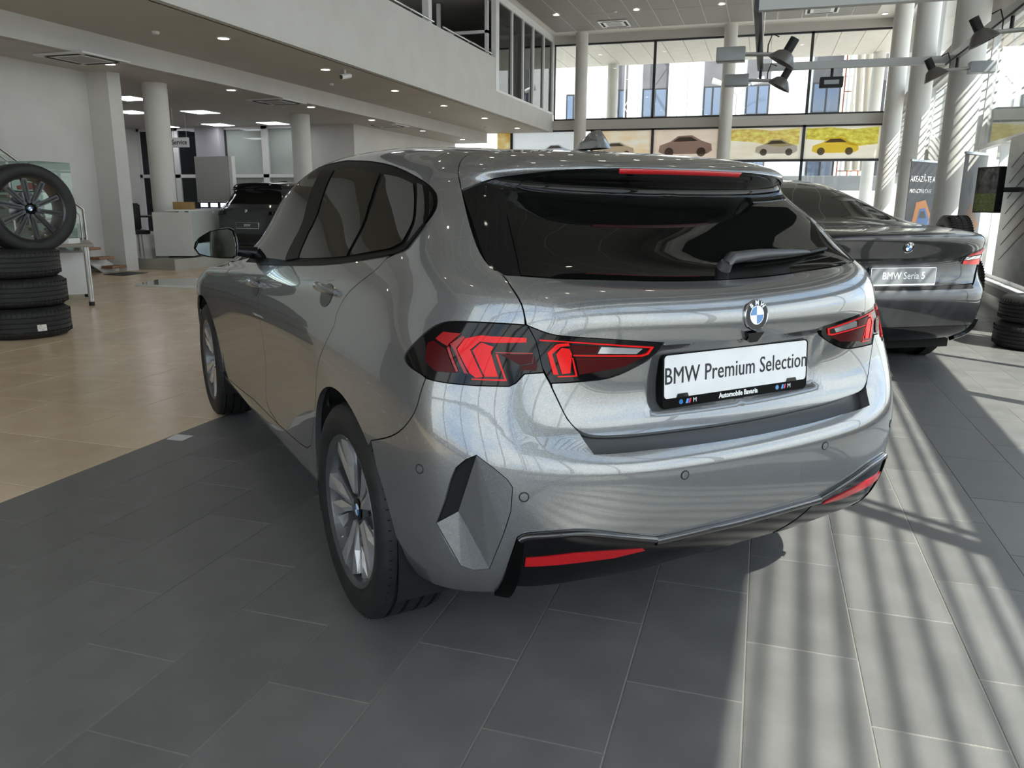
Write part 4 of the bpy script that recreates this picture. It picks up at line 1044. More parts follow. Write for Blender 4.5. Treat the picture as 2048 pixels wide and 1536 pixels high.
# side glass
B.panel('window_trim', uDB + uDT[1:], TRIM, car, off=-0.004, rim=0.01, sym='pair', gap=0.0004)
panes = dict(
    a=[(508, 519), (571, 518), (581.7, 482), (612.4, 413.8), (648, 344), (626, 354.5), (585, 388.5), (544, 434), (523.5, 472), (511, 500)],
    b=[(598.8, 515.5), (653.4, 515), (692.8, 512), (735.5, 413.8), (759.4, 346.5), (722, 339), (687.6, 337.5), (670.5, 341), (643, 407), (619, 465)],
    c=[(699.6, 511), (780, 496.5), (803, 485), (824, 444.6), (828, 410), (826, 367.7), (797, 354), (768, 348.6), (739, 424)],
    d=[(834.6, 366), (851.7, 374.5), (866, 392), (868, 410), (855, 437.7), (831, 468.5), (814, 485), (829, 450), (834, 415)])
for k in 'abcd':
    if k == 'a':
        pa = B.find([(0.985, 1.03), (0.995, 1.12), (0.99, 1.24), (0.975, 1.375)], (0, 2), 9.6, 11.0) + B.find(smooth([(1.08, 1.374), (1.25, 1.346), (1.47, 1.268), (1.74, 1.115), (1.885, 1.005), (1.885, 0.988)], 2), (0, 2), 10.0, 14.3)
    B.panel({'a': 'front_window', 'b': 'rear_door_window', 'c': 'rear_door_quarter_window', 'd': 'fixed_quarter_window'}[k], pa if k == 'a' else UV(panes[k]), CGLS, car, off=0.0006 if k != 'd' else 0.0016, rim=0.003, sym='pair', gap=0.0)
B.panel('window_moulding', UV(smooth([(520, 529.5), (571, 531), (653, 529.5), (722, 521), (781, 510.5), (811, 499.5), (826, 483.5), (852, 449)], 3)) + UV(smooth([(849, 446.5), (822, 480), (806.5, 495), (779, 505.5), (722, 515), (653, 523.5), (571, 525), (520, 523.5)], 3)), TRIM, car, off=0.004, rim=0.008, sym='pair', gap=0.0)
B.panel('b_pillar', B.find([(0.975, 1.03), (0.985, 1.12), (0.98, 1.24), (0.965, 1.38)], (0, 2), 9.6, 11.0) + UV([(668, 341), (641, 406), (617, 464), (597, 516)]), TRIM, car, off=0.002, rim=0.004, sym='pair', gap=0.0)
# ---- tail lamps
z7 = lambda P: UV([(790 + 0.26855 * a, 620 + 0.26855 * b) for a, b in P])
lout = uLTOP + uLBOT[1:] + [uLGAP[2], uLGAP[1], uLGAP[0]]
for nm, loop in (('outer_tail_lamp', lout), ('inner_tail_lamp', lin)):
    B.panel(nm, loop, GBLK, car, off=-0.003, rim=0.02, sym='pair', gap=0.001)
segs = [(RED2, [(300, 212), (360, 160), (490, 175), (400, 250), (388, 268)]),
        (RED1, [(980, 208), (720, 196), (640, 188), (520, 212), (462, 290), (555, 470), (600, 505), (655, 498), (560, 295), (632, 236), (740, 246), (978, 242)]),
        (RED1, [(578, 302), (642, 242), (735, 275), (712, 312), (768, 497), (668, 497)]),
        (RED1, [(750, 330), (764, 328), (835, 530), (570, 520), (570, 510), (816, 517)]),
        (RED2, [(745, 312), (1025, 320), (1025, 328), (752, 322)]),
        (RED2, [(402, 268), (470, 455), (455, 462), (385, 280)]),
        (RED2, [(408, 252), (505, 192), (520, 205), (455, 285), (545, 478), (515, 470), (440, 300)]),
        (RED3, [(240, 245), (290, 225), (380, 290), (450, 465), (300, 455), (225, 380)]),
        (RED3, [(935, 420), (1030, 400), (1040, 335), (1060, 420), (1050, 452), (938, 446)]),
        (RED3, [(770, 330), (1030, 332), (1020, 395), (930, 410), (800, 340)]),
        (RED1, [(1075, 220), (1300, 235), (1600, 255), (1930, 276), (1888, 332), (1840, 348), (1330, 344), (1330, 336), (1830, 338), (1875, 325), (1905, 285), (1600, 264), (1300, 244), (1075, 230)]),
        (RED1, [(1135, 320), (1205, 255), (1295, 248), (1302, 268), (1236, 274), (1170, 330), (1218, 482), (1180, 482)]),
        (RED1, [(1200, 332), (1240, 284), (1300, 290), (1318, 330), (1308, 470), (1245, 478)]),
        (RED1, [(1318, 358), (1328, 358), (1360, 495), (1215, 502), (1213, 493), (1345, 487)]),
        (RED3, [(1345, 352), (1850, 354), (1700, 425), (1450, 470), (1372, 482)]),
        (RED3, [(1310, 262), (1520, 272), (1505, 325), (1330, 330)]),
        (CLEARL, [(1512, 325), (1538, 276), (1845, 290), (1800, 328)])]
for mm, P in segs:
    B.panel('light_guide' if mm is not CLEARL else 'reversing_light', z7(P), mm, car, off=0.0, rim=0.003, sym='pair', gap=0.0, step=0.02)
# ---- small items
for p in ((839, 938), (1048, 994), (1370, 950)):
    mt = B.onsurf(UV([p])[0], 0.0)
    for sg in (1, -1):
        m2 = Matrix.Diagonal((1, sg, 1, 1)) @ mt
        s = lathe('parking_sensor', [(0.0125, -0.002), (0.0125, 0.0012), (0.0108, 0.0016), (0.0102, 0.0004)], MBLK, car, 24, mtx=m2)
        lathe('sensor_face', [(0.0102, 0.0004), (0.0095, 0.0014), (0.0, 0.0016)], PAINT, s, 24, mtx=m2)
ue = UV([(1509, 630)])[0]
emblem(car, B.onsurf((1e-4, ue[1]), 0.003), 0.041)
cm = B.onsurf((1e-4, UV([(1512, 668)])[0][1]), 0.0)
cb = frombm('reversing_camera', (lambda b: (prism_bm(b, [(-0.03, 0.012), (0.03, 0.012), (0.014, -0.016), (-0.014, -0.016)], cm, -0.02, 0.014), b)[1])(bmesh.new()), GBLK, car)
# number plate and holder
pc = Vector((-0.695, 0, 0.828)); tilt = 0.06
pm = Matrix.Translation(pc) @ Matrix.Rotation(-math.pi / 2, 4, 'Z') @ Matrix.Rotation(math.pi / 2 - tilt, 4, 'X')
hold = prism('number_plate_holder', rrect(0.535, 0.142, 0.012), pm @ Matrix.Translation((0, -0.012, 0)), -0.022, 0.004, TRIM, car, bev=0.003)
prism('number_plate', rrect(0.520, 0.112, 0.010), pm, 0.0035, 0.0055, PLW, hold, bev=0.0008)
text('plate_lettering', 'BMW Premium Selection', 0.062, pm @ Matrix.Translation((0, 0.0, 0.0056)), INK, hold, 0.0004, xs=0.80, space=1.03)
text('plate_lettering', 'BMW Premium Selection', 0.062, pm @ Matrix.Translation((0.0011, 0.0004, 0.0056)), INK, hold, 0.0004, xs=0.80, space=1.03)
text('holder_lettering', 'Automobile Bavaria', 0.0195, pm @ Matrix.Translation((0.0, -0.0685, 0.0045)), WHT, hold, 0.0003, xs=0.92, bold=0.0005)
for sx in (-0.175, 0.175):
    prism('holder_emblem', disc_poly(0.0065, 16), pm @ Matrix.Translation((sx - 0.028, -0.0685, 0.004)), 0, 0.0008, BLU, hold)
    for q, mm in enumerate((mat('stripe_light_blue', (0.1, 0.4, 0.8), 0.4), mat('stripe_blue', (0.02, 0.06, 0.35), 0.4), mat('stripe_red', (0.7, 0.02, 0.03), 0.4))):
        prism('stripe', [(-0.004 + q * 0.005, -0.006), (0.001 + q * 0.005, -0.006), (0.005 + q * 0.005, 0.006), (0.0 + q * 0.005, 0.006)], pm @ Matrix.Translation((sx - 0.008, -0.0685, 0.004)), 0, 0.0008, mm, hold)
    text('stripe_letter', 'M', 0.017, pm @ Matrix.Translation((sx + 0.019, -0.0685, 0.0045)), WHT, hold, 0.0003)
for sx in (-0.2, 0.2):
    prism('plate_clip', [(-0.02, -0.004), (0.02, -0.004), (0.016, 0.006), (-0.016, 0.006)], pm @ Matrix.Translation((sx, -0.052, 0.004)), 0, 0.004, GBLK, hold)
# wiper
wp = []
for u, v, o in ((-0.12, 11.12, 0.014), (-0.24, 11.26, 0.022), (-0.7, 11.30, 0.024), (-1.3, 11.27, 0.020), (-1.75, 11.25, 0.012)):
    P, n = B.nrm(np.array(u), np.array(v)); wp.append(Vector(P + n * o))
w = tube('rear_wiper', [tuple(p) for p in wp], [0.015, 0.018, 0.015, 0.011, 0.005], mat('wiper_plastic', (0.05, 0.05, 0.052), 0.35), car, 10)
P, n = B.nrm(np.array(-0.12), np.array(11.12))
tube('wiper_pivot', [tuple(P - n * 0.005), tuple(P + n * 0.022)], [0.022, 0.017], w.data.materials[0], car, 14)
bl = []
for u in np.linspace(-0.5, -2.4, 8):
    P, n = B.nrm(np.array(u), np.array(11.26)); bl.append(tuple(P + n * 0.008))
tube('wiper_blade', bl, 0.006, MBLK, w, 8)
# shark-fin aerial
bm = bmesh.new()
secs = [(0.045, 0.034, 0.002), (0.060, 0.031, 0.018), (0.072, 0.021, 0.038), (0.080, 0.010, 0.055), (0.083, 0.004, 0.060)]
xa, za = 0.10, 1.432
rows = []
for i, (xo, wd, zo) in enumerate(secs):
    x1 = -0.055 + 0.009 * i; x2 = 0.125 - 0.030 * i
    rows.append([bm.verts.new((xa - 0.09 + px, py, za + zo)) for px, py in ((x1 - 0.01, 0), (x1, wd * 0.75), ((x1 + x2) / 2, wd), (x2 - 0.02, wd * 0.55), (x2, 0), (x2 - 0.02, -wd * 0.55), ((x1 + x2) / 2, -wd), (x1, -wd * 0.75))])
for a, b in zip(rows[:-1], rows[1:]):
    for k in range(8): bm.faces.new((a[k], a[(k + 1) % 8], b[(k + 1) % 8], b[k]))
bm.faces.new(rows[-1]); 
frombm('shark_fin_aerial', bm, PAINT, car, angle=40)
# mirrors
def mirror(sgn):
    X0 = 1.57
    out = [(387, 496), (390, 484), (397, 475), (417.6, 462), (440, 456.5), (458.6, 455), (468, 459), (474, 474), (477.4, 492), (475.7, 511), (467, 517), (440, 517), (414, 514), (396, 509)]
    pl = []
    for p in out:
        d = B.M.T @ ray(*p); t = (X0 - B.cam[0]) / d[0]; q = B.cam + d * t; pl.append((q[1], q[2]))
    cy = sum(p[0] for p in pl) / len(pl); cz = sum(p[1] for p in pl) / len(pl)
    bm = bmesh.new(); rows = []
    for dx, sc in ((-0.004, 0.93), (-0.012, 0.985), (0.0, 1.0), (0.05, 0.97), (0.10, 0.80), (0.13, 0.50), (0.14, 0.2)):
        rows.append([bm.verts.new((X0 + dx, sgn * (cy + (p[0] - cy) * sc - dx * 0.15), cz + (p[1] - cz) * sc)) for p in pl])
    n = len(pl)
    for a, b in zip(rows[:-1], rows[1:]):
        for k in range(n): bm.faces.new((a[k], a[(k + 1) % n], b[(k + 1) % n], b[k]))
    bm.faces.new(rows[-1])
    o = frombm('door_mirror', bm, GBLK, car, angle=45)
    fc = [(X0 - 0.002 + 0.004, sgn * (cy + (p[0] - cy) * 0.93), cz + (p[1] - cz) * 0.91) for p in pl]
    # slightly convex mirror glass
    vs = fc + [(X0 - 0.006, sgn * cy, cz)]
    fs = [((k + 1) % n, k, n) if sgn > 0 else (k, (k + 1) % n, n) for k in range(n)]
    nr = []
    for p in vs:
        q = Vector((-1.0, (p[1] - sgn * cy) * 0.25 - sgn * 0.22, (p[2] - cz) * 0.3 + 0.17)).normalized(); nr.append(q)
    mesh('mirror_glass', vs, fs, mat('mirror_glass', (0.72, 0.80, 0.76), 0.0, 1.0), o, normals=nr)
    y0 = min(p[0] for p in pl)
    tube('mirror_foot', [(X0 + 0.06, sgn * (y0 + 0.02), cz - 0.035), (X0 + 0.06, sgn * 0.78, cz - 0.05)], [0.022, 0.03], GBLK, o, 10)
mirror(1); mirror(-1)
# inner dark shell, arch liners, floor pan
U, V = np.meshgrid(np.linspace(0, NUm, 90), np.linspace(0.6, NVm - 0.02, 60))
P, n = B.nrm(U, V); P = P - n * 0.034
P[:, :, 1] = np.where(P[:, :, 1] < 0, 0, P[:, :, 1])
vs = P.reshape(-1, 3); fs = []
for j in range(59):
    for i in range(89):
        c = (P[j, i] + P[j + 1, i + 1]) / 2
        if any(math.hypot(c[0] - cx, c[2] - AZ) < 0.40 for cx in (0, 2.67)) and c[1] > 0.5: continue
        fs.append((j * 90 + i, j * 90 + i + 1, (j + 1) * 90 + i + 1, (j + 1) * 90 + i))
vmir = vs * [1, -1, 1]
mesh('inner_shell', np.concatenate([vs, vmir]), fs + [tuple(k + len(vs) for k in f[::-1]) for f in fs], VOID, car)
for cx in (0, 2.67):
    for sg in (1, -1):
        bm = bmesh.new(); k = 26; rows = []
        for yy in (0.50, 0.872):
            rows.append([bm.verts.new((cx + 0.392 * math.cos(math.radians(-20 + 220 * i / k)), sg * yy, AZ + 0.392 * math.sin(math.radians(-20 + 220 * i / k)))) for i in range(k + 1)])
        for i in range(k): bm.faces.new((rows[0][i], rows[0][i + 1], rows[1][i + 1], rows[1][i]))
        bm.faces.new(rows[0])
        frombm('arch_liner', bm, VOID, car)
box('floor_pan', -0.45, 3.3, -0.52, 0.52, 0.20, 0.42, VOID, car)
box('rear_valance', -0.60, -0.45, -0.45, 0.45, 0.30, 0.45, VOID, car)
for cx in (0.0, 2.67):
    for sg in (1, -1):
        make_wheel(car, sg, cx, sg * 0.782, spin=0.35 if cx < 1 else 0.9)
# ------------------------------------------------------------------ two more cars
def ring_g(xr, zr, yc, zsr, zsf, xf, zf, n=7):
    yc = max(yc, 1e-4); dx = min(1.0, yc / 0.9)
    R = [(xr, 0, zr), (xr + 0.006, 0.32 * yc, zr), (xr + 0.03, 0.58 * yc, zr + (zsr - zr) * 0.15), (xr + 0.10 * dx, 0.77 * yc, zr + (zsr - zr) * 0.4), (xr + 0.23 * dx, 0.885 * yc, zr + (zsr - zr) * 0.7), (xr + 0.42 * dx, 0.955 * yc, zr + (zsr - zr) * 0.9)]
    x0 = xr + 0.72 * dx; x1 = xf - 0.55 * dx
    S = [(x0 + (x1 - x0) * t / (n - 1), yc * (1.0 if 0 < t < n - 1 else 0.992), zsr + (zsf - zsr) * t / (n - 1)) for t in range(n)]
    F = [(xf - 0.25 * dx, 0.85 * yc, zsf + (zf - zsf) * 0.5), (xf - 0.05, 0.5 * yc, zf), (xf, 0, zf)]
    return [tuple(int(round(c * 1000)) for c in p) for p in R + S + F]
SEDAN = [ring_g(*r) for r in (
    (-.80, .25, .82, .22, .22, 3.75, .22), (-.97, .33, .90, .30, .30, 3.92, .3), (-1.02, .45, .93, .42, .42, 3.98, .42), (-1.04, .58, .945, .56, .54, 4.0, .54),
    (-1.03, .665, .95, .66, .63, 3.98, .63), (-.975, .725, .948, .75, .70, 3.95, .70), (-.965, .84, .938, .85, .77, 3.88, .76), (-1.0, .94, .92, .93, .84, 3.75, .82),
    (-1.035, 1.03, .895, 1.0, .90, 3.5, .88), (-.95, 1.075, .86, 1.06, .95, 3.2, .93), (-.6, 1.10, .80, 1.10, 1.0, 2.85, .98), (-.22, 1.14, .755, 1.15, 1.05, 2.6, 1.04),
    (.15, 1.27, .70, 1.25, 1.17, 2.3, 1.15), (.5, 1.385, .645, 1.355, 1.28, 2.05, 1.27), (.78, 1.45, .60, 1.435, 1.38, 1.85, 1.38), (1.0, 1.48, .50, 1.475, 1.44, 1.7, 1.44), (1.2, 1.50, .3, 1.50, 1.475, 1.6, 1.475), (1.32, 1.508, 0, 1.51, 1.49, 1.52, 1.49))]
SUVN = [ring_g(*r) for r in (
    (-.72, .33, .85, .3, .3, 3.6, .3), (-.90, .45, .92, .38, .38, 3.75, .38), (-.95, .60, .95, .5, .5, 3.8, .5), (-.96, .75, .96, .65, .65, 3.82, .65), (-.95, .88, .955, .8, .78, 3.8, .78),
    (-.965, 1.0, .945, .93, .88, 3.75, .88), (-.955, 1.10, .92, 1.03, .96, 3.6, .95), (-.88, 1.17, .88, 1.10, 1.03, 3.2, 1.02), (-.78, 1.28, .82, 1.2, 1.12, 2.75, 1.1), (-.66, 1.42, .75, 1.33, 1.25, 2.4, 1.25),
    (-.62, 1.54, .69, 1.47, 1.42, 2.05, 1.42), (-.5, 1.60, .62, 1.57, 1.53, 1.85, 1.53), (-.2, 1.635, .5, 1.62, 1.59, 1.7, 1.59), (.2, 1.655, .3, 1.65, 1.62, 1.5, 1.62), (.5, 1.66, 0, 1.66, 1.64, 1.2, 1.64))]
BLK = paint('black_sapphire_paint', (0.003, 0.004, 0.006), 0.3, 0.4, 0.0)
NAVY = paint('dark_blue_paint', (0.006, 0.010, 0.016), 0.3, 0.4, 0.0)
for _m in (BLK, NAVY): _m.node_tree.nodes['Principled BSDF'].inputs['Coat IOR'].default_value = 1.5
def band(Bd, y0, y1, z0, z1, zz=None):
    """loop on the rear of a body between half-widths and heights (y measured on the left half); y0 may be 0"""
    top = Bd.find([(y, z1 + ((zz[1] if zz else 0) * (y - y0))) for y in np.linspace(y0, y1, 6)], (1, 2), 1.0, Bd.vv(z1))
    bot = Bd.find([(y, z0 + ((zz[0] if zz else 0) * (y - y0))) for y in np.linspace(y1, y0, 6)], (1, 2), 3.0, Bd.vv(z0))
    return top + bot
def vv(s, z):
    return float(np.interp(z, s.T[:, 0, 2], np.arange(s.NV)))
Body.vv = vv
def common(Bd, par, ptm, wheelbase, cuts):
    NU, NV = Bd.NU - 1, Bd.NV - 1
    return Bd.panel('body_shell', [(0.0, 0.2), (0.0, NV), (NU, NV), (NU, 0.2)], ptm, par, gap=0.0, rim=0.02, step=0.05)
# ---- dark saloon
POS_S = (0.49, 7.08); HEAD_S = math.radians(29.5)
S5 = Body(SEDAN, POS_S, HEAD_S)
sed = empty('saloon_car', (POS_S[0], POS_S[1], 0), HEAD_S + math.pi / 2)
tag(sed, 'glossy black saloon car with split red tail lamps and a grey plate', 'car')
def V(z): return S5.vv(z)
NU, NV = S5.NU - 1, S5.NV - 1
lidv, botv = V(1.055), V(0.70)
S5.panel('rear_bumper', [(0, V(0.40)), (0, V(0.675)), (2.2, V(0.675)), (3.2, V(0.80)), (4.0, V(0.83)), (5.4, V(0.80)), (6.2, V(0.72)), (6.2, 0.6), (4.0, V(0.40)), (2.0, V(0.40))], BLK, sed, rim=0.02)
S5.panel('diffuser', [(0, 0.2), (0, V(0.40)), (2.0, V(0.40)), (4.0, V(0.40)), (6.2, 0.6), (6.2, 0.2)], GBLK, sed, rim=0.02)
S5.panel('boot_lid', [(0, V(0.69)), (0, lidv + 1.4), (2.6, lidv + 1.4), (3.2, lidv + 0.6), (3.35, lidv - 0.3), (3.2, V(0.90)), (3.0, V(0.83)), (2.4, V(0.70))], BLK, sed, rim=0.02)
S5.panel('body_shell', [(3.25, V(0.83)), (3.3, V(0.90)), (3.4, lidv - 0.3), (3.25, lidv + 0.62), (2.65, lidv + 1.45), (0, lidv + 1.45), (0, NV), (NU, NV), (NU, 0.2), (6.25, 0.2), (6.25, V(0.72)), (5.4, V(0.81)), (4.0, V(0.84))], BLK, sed, rim=0.02, step=0.045)
gv = lidv + 1.75
S5.panel('rear_window', [(0, gv), (2.2, gv), (2.9, gv + 0.15), (3.5, gv + 2.2), (3.2, gv + 2.75), (0, gv + 2.85)], CGLS, sed, off=0.003, rim=0.004, gap=0)
S5.panel('side_windows', [(4.6, gv + 0.35), (11.2, gv + 0.35), (10.6, gv + 2.6), (6.2, gv + 2.75), (5.0, gv + 2.1)], CGLS, sed, off=0.003, rim=0.004, gap=0, sym='pair')
S5.panel('tail_lamp', [(1.75, V(0.86)), (1.7, V(0.885)), (2.2, V(0.925)), (3.3, V(0.965)), (4.9, V(0.965)), (5.0, V(0.90)), (4.7, V(0.825)), (3.3, V(0.815))], GBLK, sed, off=0.004, rim=0.006, sym='pair', gap=0)
S5.panel('light_bar', [(2.1, V(0.900)), (2.4, V(0.925)), (3.3, V(0.957)), (4.85, V(0.957)), (4.9, V(0.922)), (3.3, V(0.916))], RED2, sed, off=0.008, rim=0.003, sym='pair', gap=0)
S5.panel('light_bar', [(1.9, V(0.842)), (1.9, V(0.866)), (3.3, V(0.876)), (4.8, V(0.878)), (4.65, V(0.836)), (3.3, V(0.824))], RED2, sed, off=0.008, rim=0.003, sym='pair', gap=0)
S5.panel('lamp_divider', [(1.9, V(0.872)), (2.0, V(0.893)), (3.3, V(0.910)), (4.9, V(0.916)), (4.9, V(0.884)), (3.3, V(0.881))], CHROME, sed, off=0.010, rim=0.003, sym='pair', gap=0)
S5.panel('diffuser_blade', [(2.6, V(0.30)), (3.3, V(0.44)), (4.4, V(0.44)), (4.4, V(0.36)), (3.4, V(0.34)), (2.9, 0.3)], GBLK, sed, off=0.02, rim=0.03, sym='pair', gap=0)
S5.panel('boot_shut_line', [(0, V(0.668)), (0, V(0.692)), (2.3, V(0.695)), (2.3, V(0.668))], VOID, sed, off=0.0015, rim=0, gap=0)
S5.panel('lid_shadow_gap', [(0, V(0.87)), (0, V(0.885)), (2.3, V(0.885)), (2.3, V(0.865))], VOID, sed, off=0.002, rim=0, gap=0)
emblem(sed, S5.onsurf((1e-4, V(0.965)), 0.004), 0.041)
def plate(Bd, par, z, bgm, inkm, body, size, xo, holder=None):
    Pn = Bd.ev(0.0001, Bd.vv(z)); pmx = Matrix.Translation((Pn[0] - xo, 0, z)) @ Matrix.Rotation(-math.pi / 2, 4, 'Z') @ Matrix.Rotation(math.pi / 2, 4, 'X')
    h = prism('number_plate_holder', rrect(0.532, 0.128, 0.008), pmx @ Matrix.Translation((0, -0.004, 0)), -0.03, 0.002, holder or CHROME, par, bev=0.002)
    prism('number_plate', rrect(0.522, 0.114, 0.006), pmx, 0.002, 0.004, bgm, h)
    text('plate_lettering', body, size, pmx @ Matrix.Translation((0, 0, 0.0041)), inkm, h, 0.0004, xs=0.9)
plate(S5, sed, 0.765, mat('plate_grey', (0.16, 0.17, 0.18), 0.4), WHT, 'BMW Seria 5', 0.072, 0.03)
o = tube('door_mirror', [(1.98, -1.08, 1.08), (1.98, -0.90, 1.06)], [0.07, 0.075], GBLK, sed, 14); tube('door_mirror', [(1.98, 1.08, 1.08), (1.98, 0.90, 1.06)], [0.07, 0.075], GBLK, sed, 14)
for cx in (0.0, 2.995):
    for sg in (1, -1): make_wheel(sed, sg, cx, sg * 0.84, R=0.36, Wd=0.25, rimr=0.255, style='ten')
    for sg in (1, -1):
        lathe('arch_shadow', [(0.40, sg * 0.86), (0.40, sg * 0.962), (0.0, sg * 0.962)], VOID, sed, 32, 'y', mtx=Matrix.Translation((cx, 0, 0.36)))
box('floor_pan', -0.7, 3.8, -0.7, 0.7, 0.18, 0.4, VOID, sed)
# ---- dark SUV at the desks
POS_V = (-10.03, 14.83); HEAD_V = 0.01
S6 = Body(SUVN, POS_V, HEAD_V)
suv = empty('suv_car', (POS_V[0], POS_V[1], 0), HEAD_V + math.pi / 2)
tag(suv, 'dark blue SUV parked beside the white information pillar', 'car')
W6 = lambda z: S6.vv(z)
NU6, NV6 = S6.NU - 1, S6.NV - 1
S6.panel('body_shell', [(0.0, 0.2), (0.0, NV6), (NU6, NV6), (NU6, 0.2)], NAVY, suv, gap=0.0, rim=0.02, step=0.05)
S6.panel('rear_window', [(0, W6(1.20)), (2.6, W6(1.21)), (3.1, W6(1.30)), (3.0, W6(1.47)), (0, W6(1.485))], CGLS, suv, off=0.006, rim=0.006, gap=0)
S6.panel('roof_spoiler', [(0, W6(1.50)), (3.2, W6(1.50)), (3.4, W6(1.56)), (0, W6(1.58))], GBLK, suv, off=0.04, rim=0.05, gap=0)
S6.panel('side_windows', [(4.0, W6(1.24)), (10.5, W6(1.24)), (10.0, W6(1.47)), (5.0, W6(1.49)), (4.2, W6(1.40))], CGLS, suv, off=0.004, rim=0.005, gap=0, sym='pair')
S6.panel('tail_lamp', [(1.75, W6(0.985)), (1.9, W6(1.06)), (4.6, W6(1.07)), (4.8, W6(1.0)), (3.2, W6(0.985))], GBLK, suv, off=0.006, rim=0.008, gap=0, sym='pair')
for k in range(9):
    u = 2.1 + k * 0.28
    S6.panel('lamp_louvre', [(u, W6(1.0)), (u + 0.10, W6(1.055)), (u + 0.2, W6(1.055)), (u + 0.10, W6(1.0))], RIMG, suv, off=0.012, rim=0.004, gap=0, sym='pair')
S6.panel('bumper_grille', [(0, W6(0.42)), (0, W6(0.60)), (3.4, W6(0.60)), (4.0, W6(0.48)), (3.0, W6(0.40))], MBLK, suv, off=0.006, rim=0.01, gap=0)
S6.panel('exhaust_trim', [(2.2, W6(0.45)), (2.2, W6(0.55)), (3.4, W6(0.55)), (3.6, W6(0.46))], CHROME, suv, off=0.014, rim=0.01, gap=0, sym='pair')
emblem(suv, S6.onsurf((1e-4, W6(1.045)), 0.004), 0.041)
plate(S6, suv, 0.77, mat('plate_dark', (0.05, 0.05, 0.055), 0.4), WHT, 'BMW', 0.07, 0.012)
for cx in (0.0, 2.9):
    for sg in (1, -1): make_wheel(suv, sg, cx, sg * 0.84, R=0.375, Wd=0.26, rimr=0.26, style='ten')
    for sg in (1, -1):
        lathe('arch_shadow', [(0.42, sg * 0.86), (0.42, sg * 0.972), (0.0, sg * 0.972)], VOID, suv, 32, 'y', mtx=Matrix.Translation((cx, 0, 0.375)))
box('floor_pan', -0.6, 3.5, -0.7, 0.7, 0.25, 0.45, VOID, suv)
# ------------------------------------------------------------------ left side: stairs, tyres, desk, offices
WOOD = noisy('stair_wood', (0.20, 0.085, 0.035), (0.30, 0.14, 0.06), 6, 0.4, stretch=(1, 8, 8))
# stair wall: end face towards the hall, treads against it
sw = [(-11.62, 9.6), (-11.40, 11.55), (-11.02, 11.62), (-10.92, 11.80), (-11.6, 12.0), (-11.9, 9.6)]
struct(prism('wall_stair', [(-11.9, 3.0), (-11.64, 3.0), (-11.43, 11.55), (-11.02, 11.60), (-10.95, 11.82), (-11.75, 11.9)], Matrix(), 0, Z2, WALLM), 'white wall beside the open stairs')
st = empty('staircase', (-11.09, 11.50, 0)); tag(st, 'open staircase with reddish wooden treads beside the white wall', 'staircase')
rise, go = 0.172, 0.27
for k in range(9):
    z = 0.12 + rise * k; y = -0.05 - go * k
    box('tread', -0.335 - 0.006 * k, 0.22, y - 0.33, y, z - 0.045, z, WOOD, st, 0.006)
for x in (-0.05,):
    prism('stringer', [(0.02, 0.0), (0.02, 0.05), (-9 * go, 0.05 + rise * 9), (-9 * go, -0.20 + rise * 9), (-0.35, 0.0)], Matrix(((0, 0, 1, x), (1, 0, 0, 0), (0, 1, 0, 0), (0, 0, 0, 1))), -0.02, 0.02, WALLM, st)
GLAZ = pane_mat('stair_glass', (0.86, 0.92, 0.90), 1.5)
bl_ = empty('stair_balustrade', (-10.83, 10.55, 0)); tag(bl_, 'glass balustrade with steel handrail on the stairs', 'balustrade')
prism('glass_panel', [(0.0, 0.55), (0.0, 1.08), (-10 * go, 1.08 + rise * 10), (-10 * go, 0.55 + rise * 10)], Matrix(((0, 0, 1, 0), (1, 0, 0, 0), (0, 1, 0, 0), (0, 0, 0, 1))), -0.006, 0.006, GLAZ, bl_)
tube('handrail', [(0, 0.03, 0.0), (0, 0.03, 1.10), (0, -0.04, 1.15), (0, -10 * go, 1.13 + rise * 10)], 0.021, STEEL, bl_)
tube('handrail_inner', [(0.0, -0.05, 0.1), (0.0, -0.05, 1.0), (0, -0.1, 1.05), (0, -10 * go, 1.04 + rise * 10)], 0.012, STEEL, bl_)
mt_ = prism('door_mat', [(-10.82, 10.85), (-10.30, 10.74), (-10.36, 11.38), (-10.82, 11.42)], Matrix(), 0.0, 0.008, MBLK); tag(mt_, 'dark floor mat at the foot of the stairs', 'mat')
# tyre stack and display wheel
tm = [(0.205, 0.0), (0.235, 0.012), (0.30, 0.004), (0.36, 0.012), (0.388, 0.045), (0.395, 0.06)]
def tyre_flat(R, h, name, label, loc, group=None, sticker=None):
    k = R / 0.395; pr = [(0.205 * k, 0.03), (0.225 * k, 0.008), (0.30 * k, 0.0), (0.355 * k, 0.008), (0.380 * k, 0.028)]
    n = 4; pr2 = []
    for i in range(n):
        z = 0.05 + (h - 0.10) * (i + 0.5) / n
        pr2 += [(R, z - 0.012), (R - 0.007, z - 0.009), (R - 0.007, z - 0.004), (R, z - 0.001)]
    prof = pr + [(R, 0.05)] + pr2 + [(R, h - 0.05), (0.380 * k, h - 0.028), (0.355 * k, h - 0.008), (0.30 * k, h), (0.225 * k, h - 0.008), (0.205 * k, h - 0.03), (0.20 * k, h / 2), (0.205 * k, 0.03)]
    o = empty(name, loc); tag(o, label, 'tyre', group)
    lathe('tyre_carcass', prof, RUB, o, 72, angle=35)
    bm = bmesh.new()
    for q in range(60):
        a = 2 * math.pi * q / 60
        for zz in (0.035, h - 0.075):
            bbox(bm, R - 0.012, R + 0.0006, -0.002, 0.002, zz, zz + 0.04, Matrix.Rotation(a, 4, 'Z'))
    s = frombm('tread_sipes', bm, VOID, o); s['kind'] = 'stuff'
    return o
TX, TY = -6.66, 5.66
hs = [0.28, 0.27, 0.27]; z = 0.0
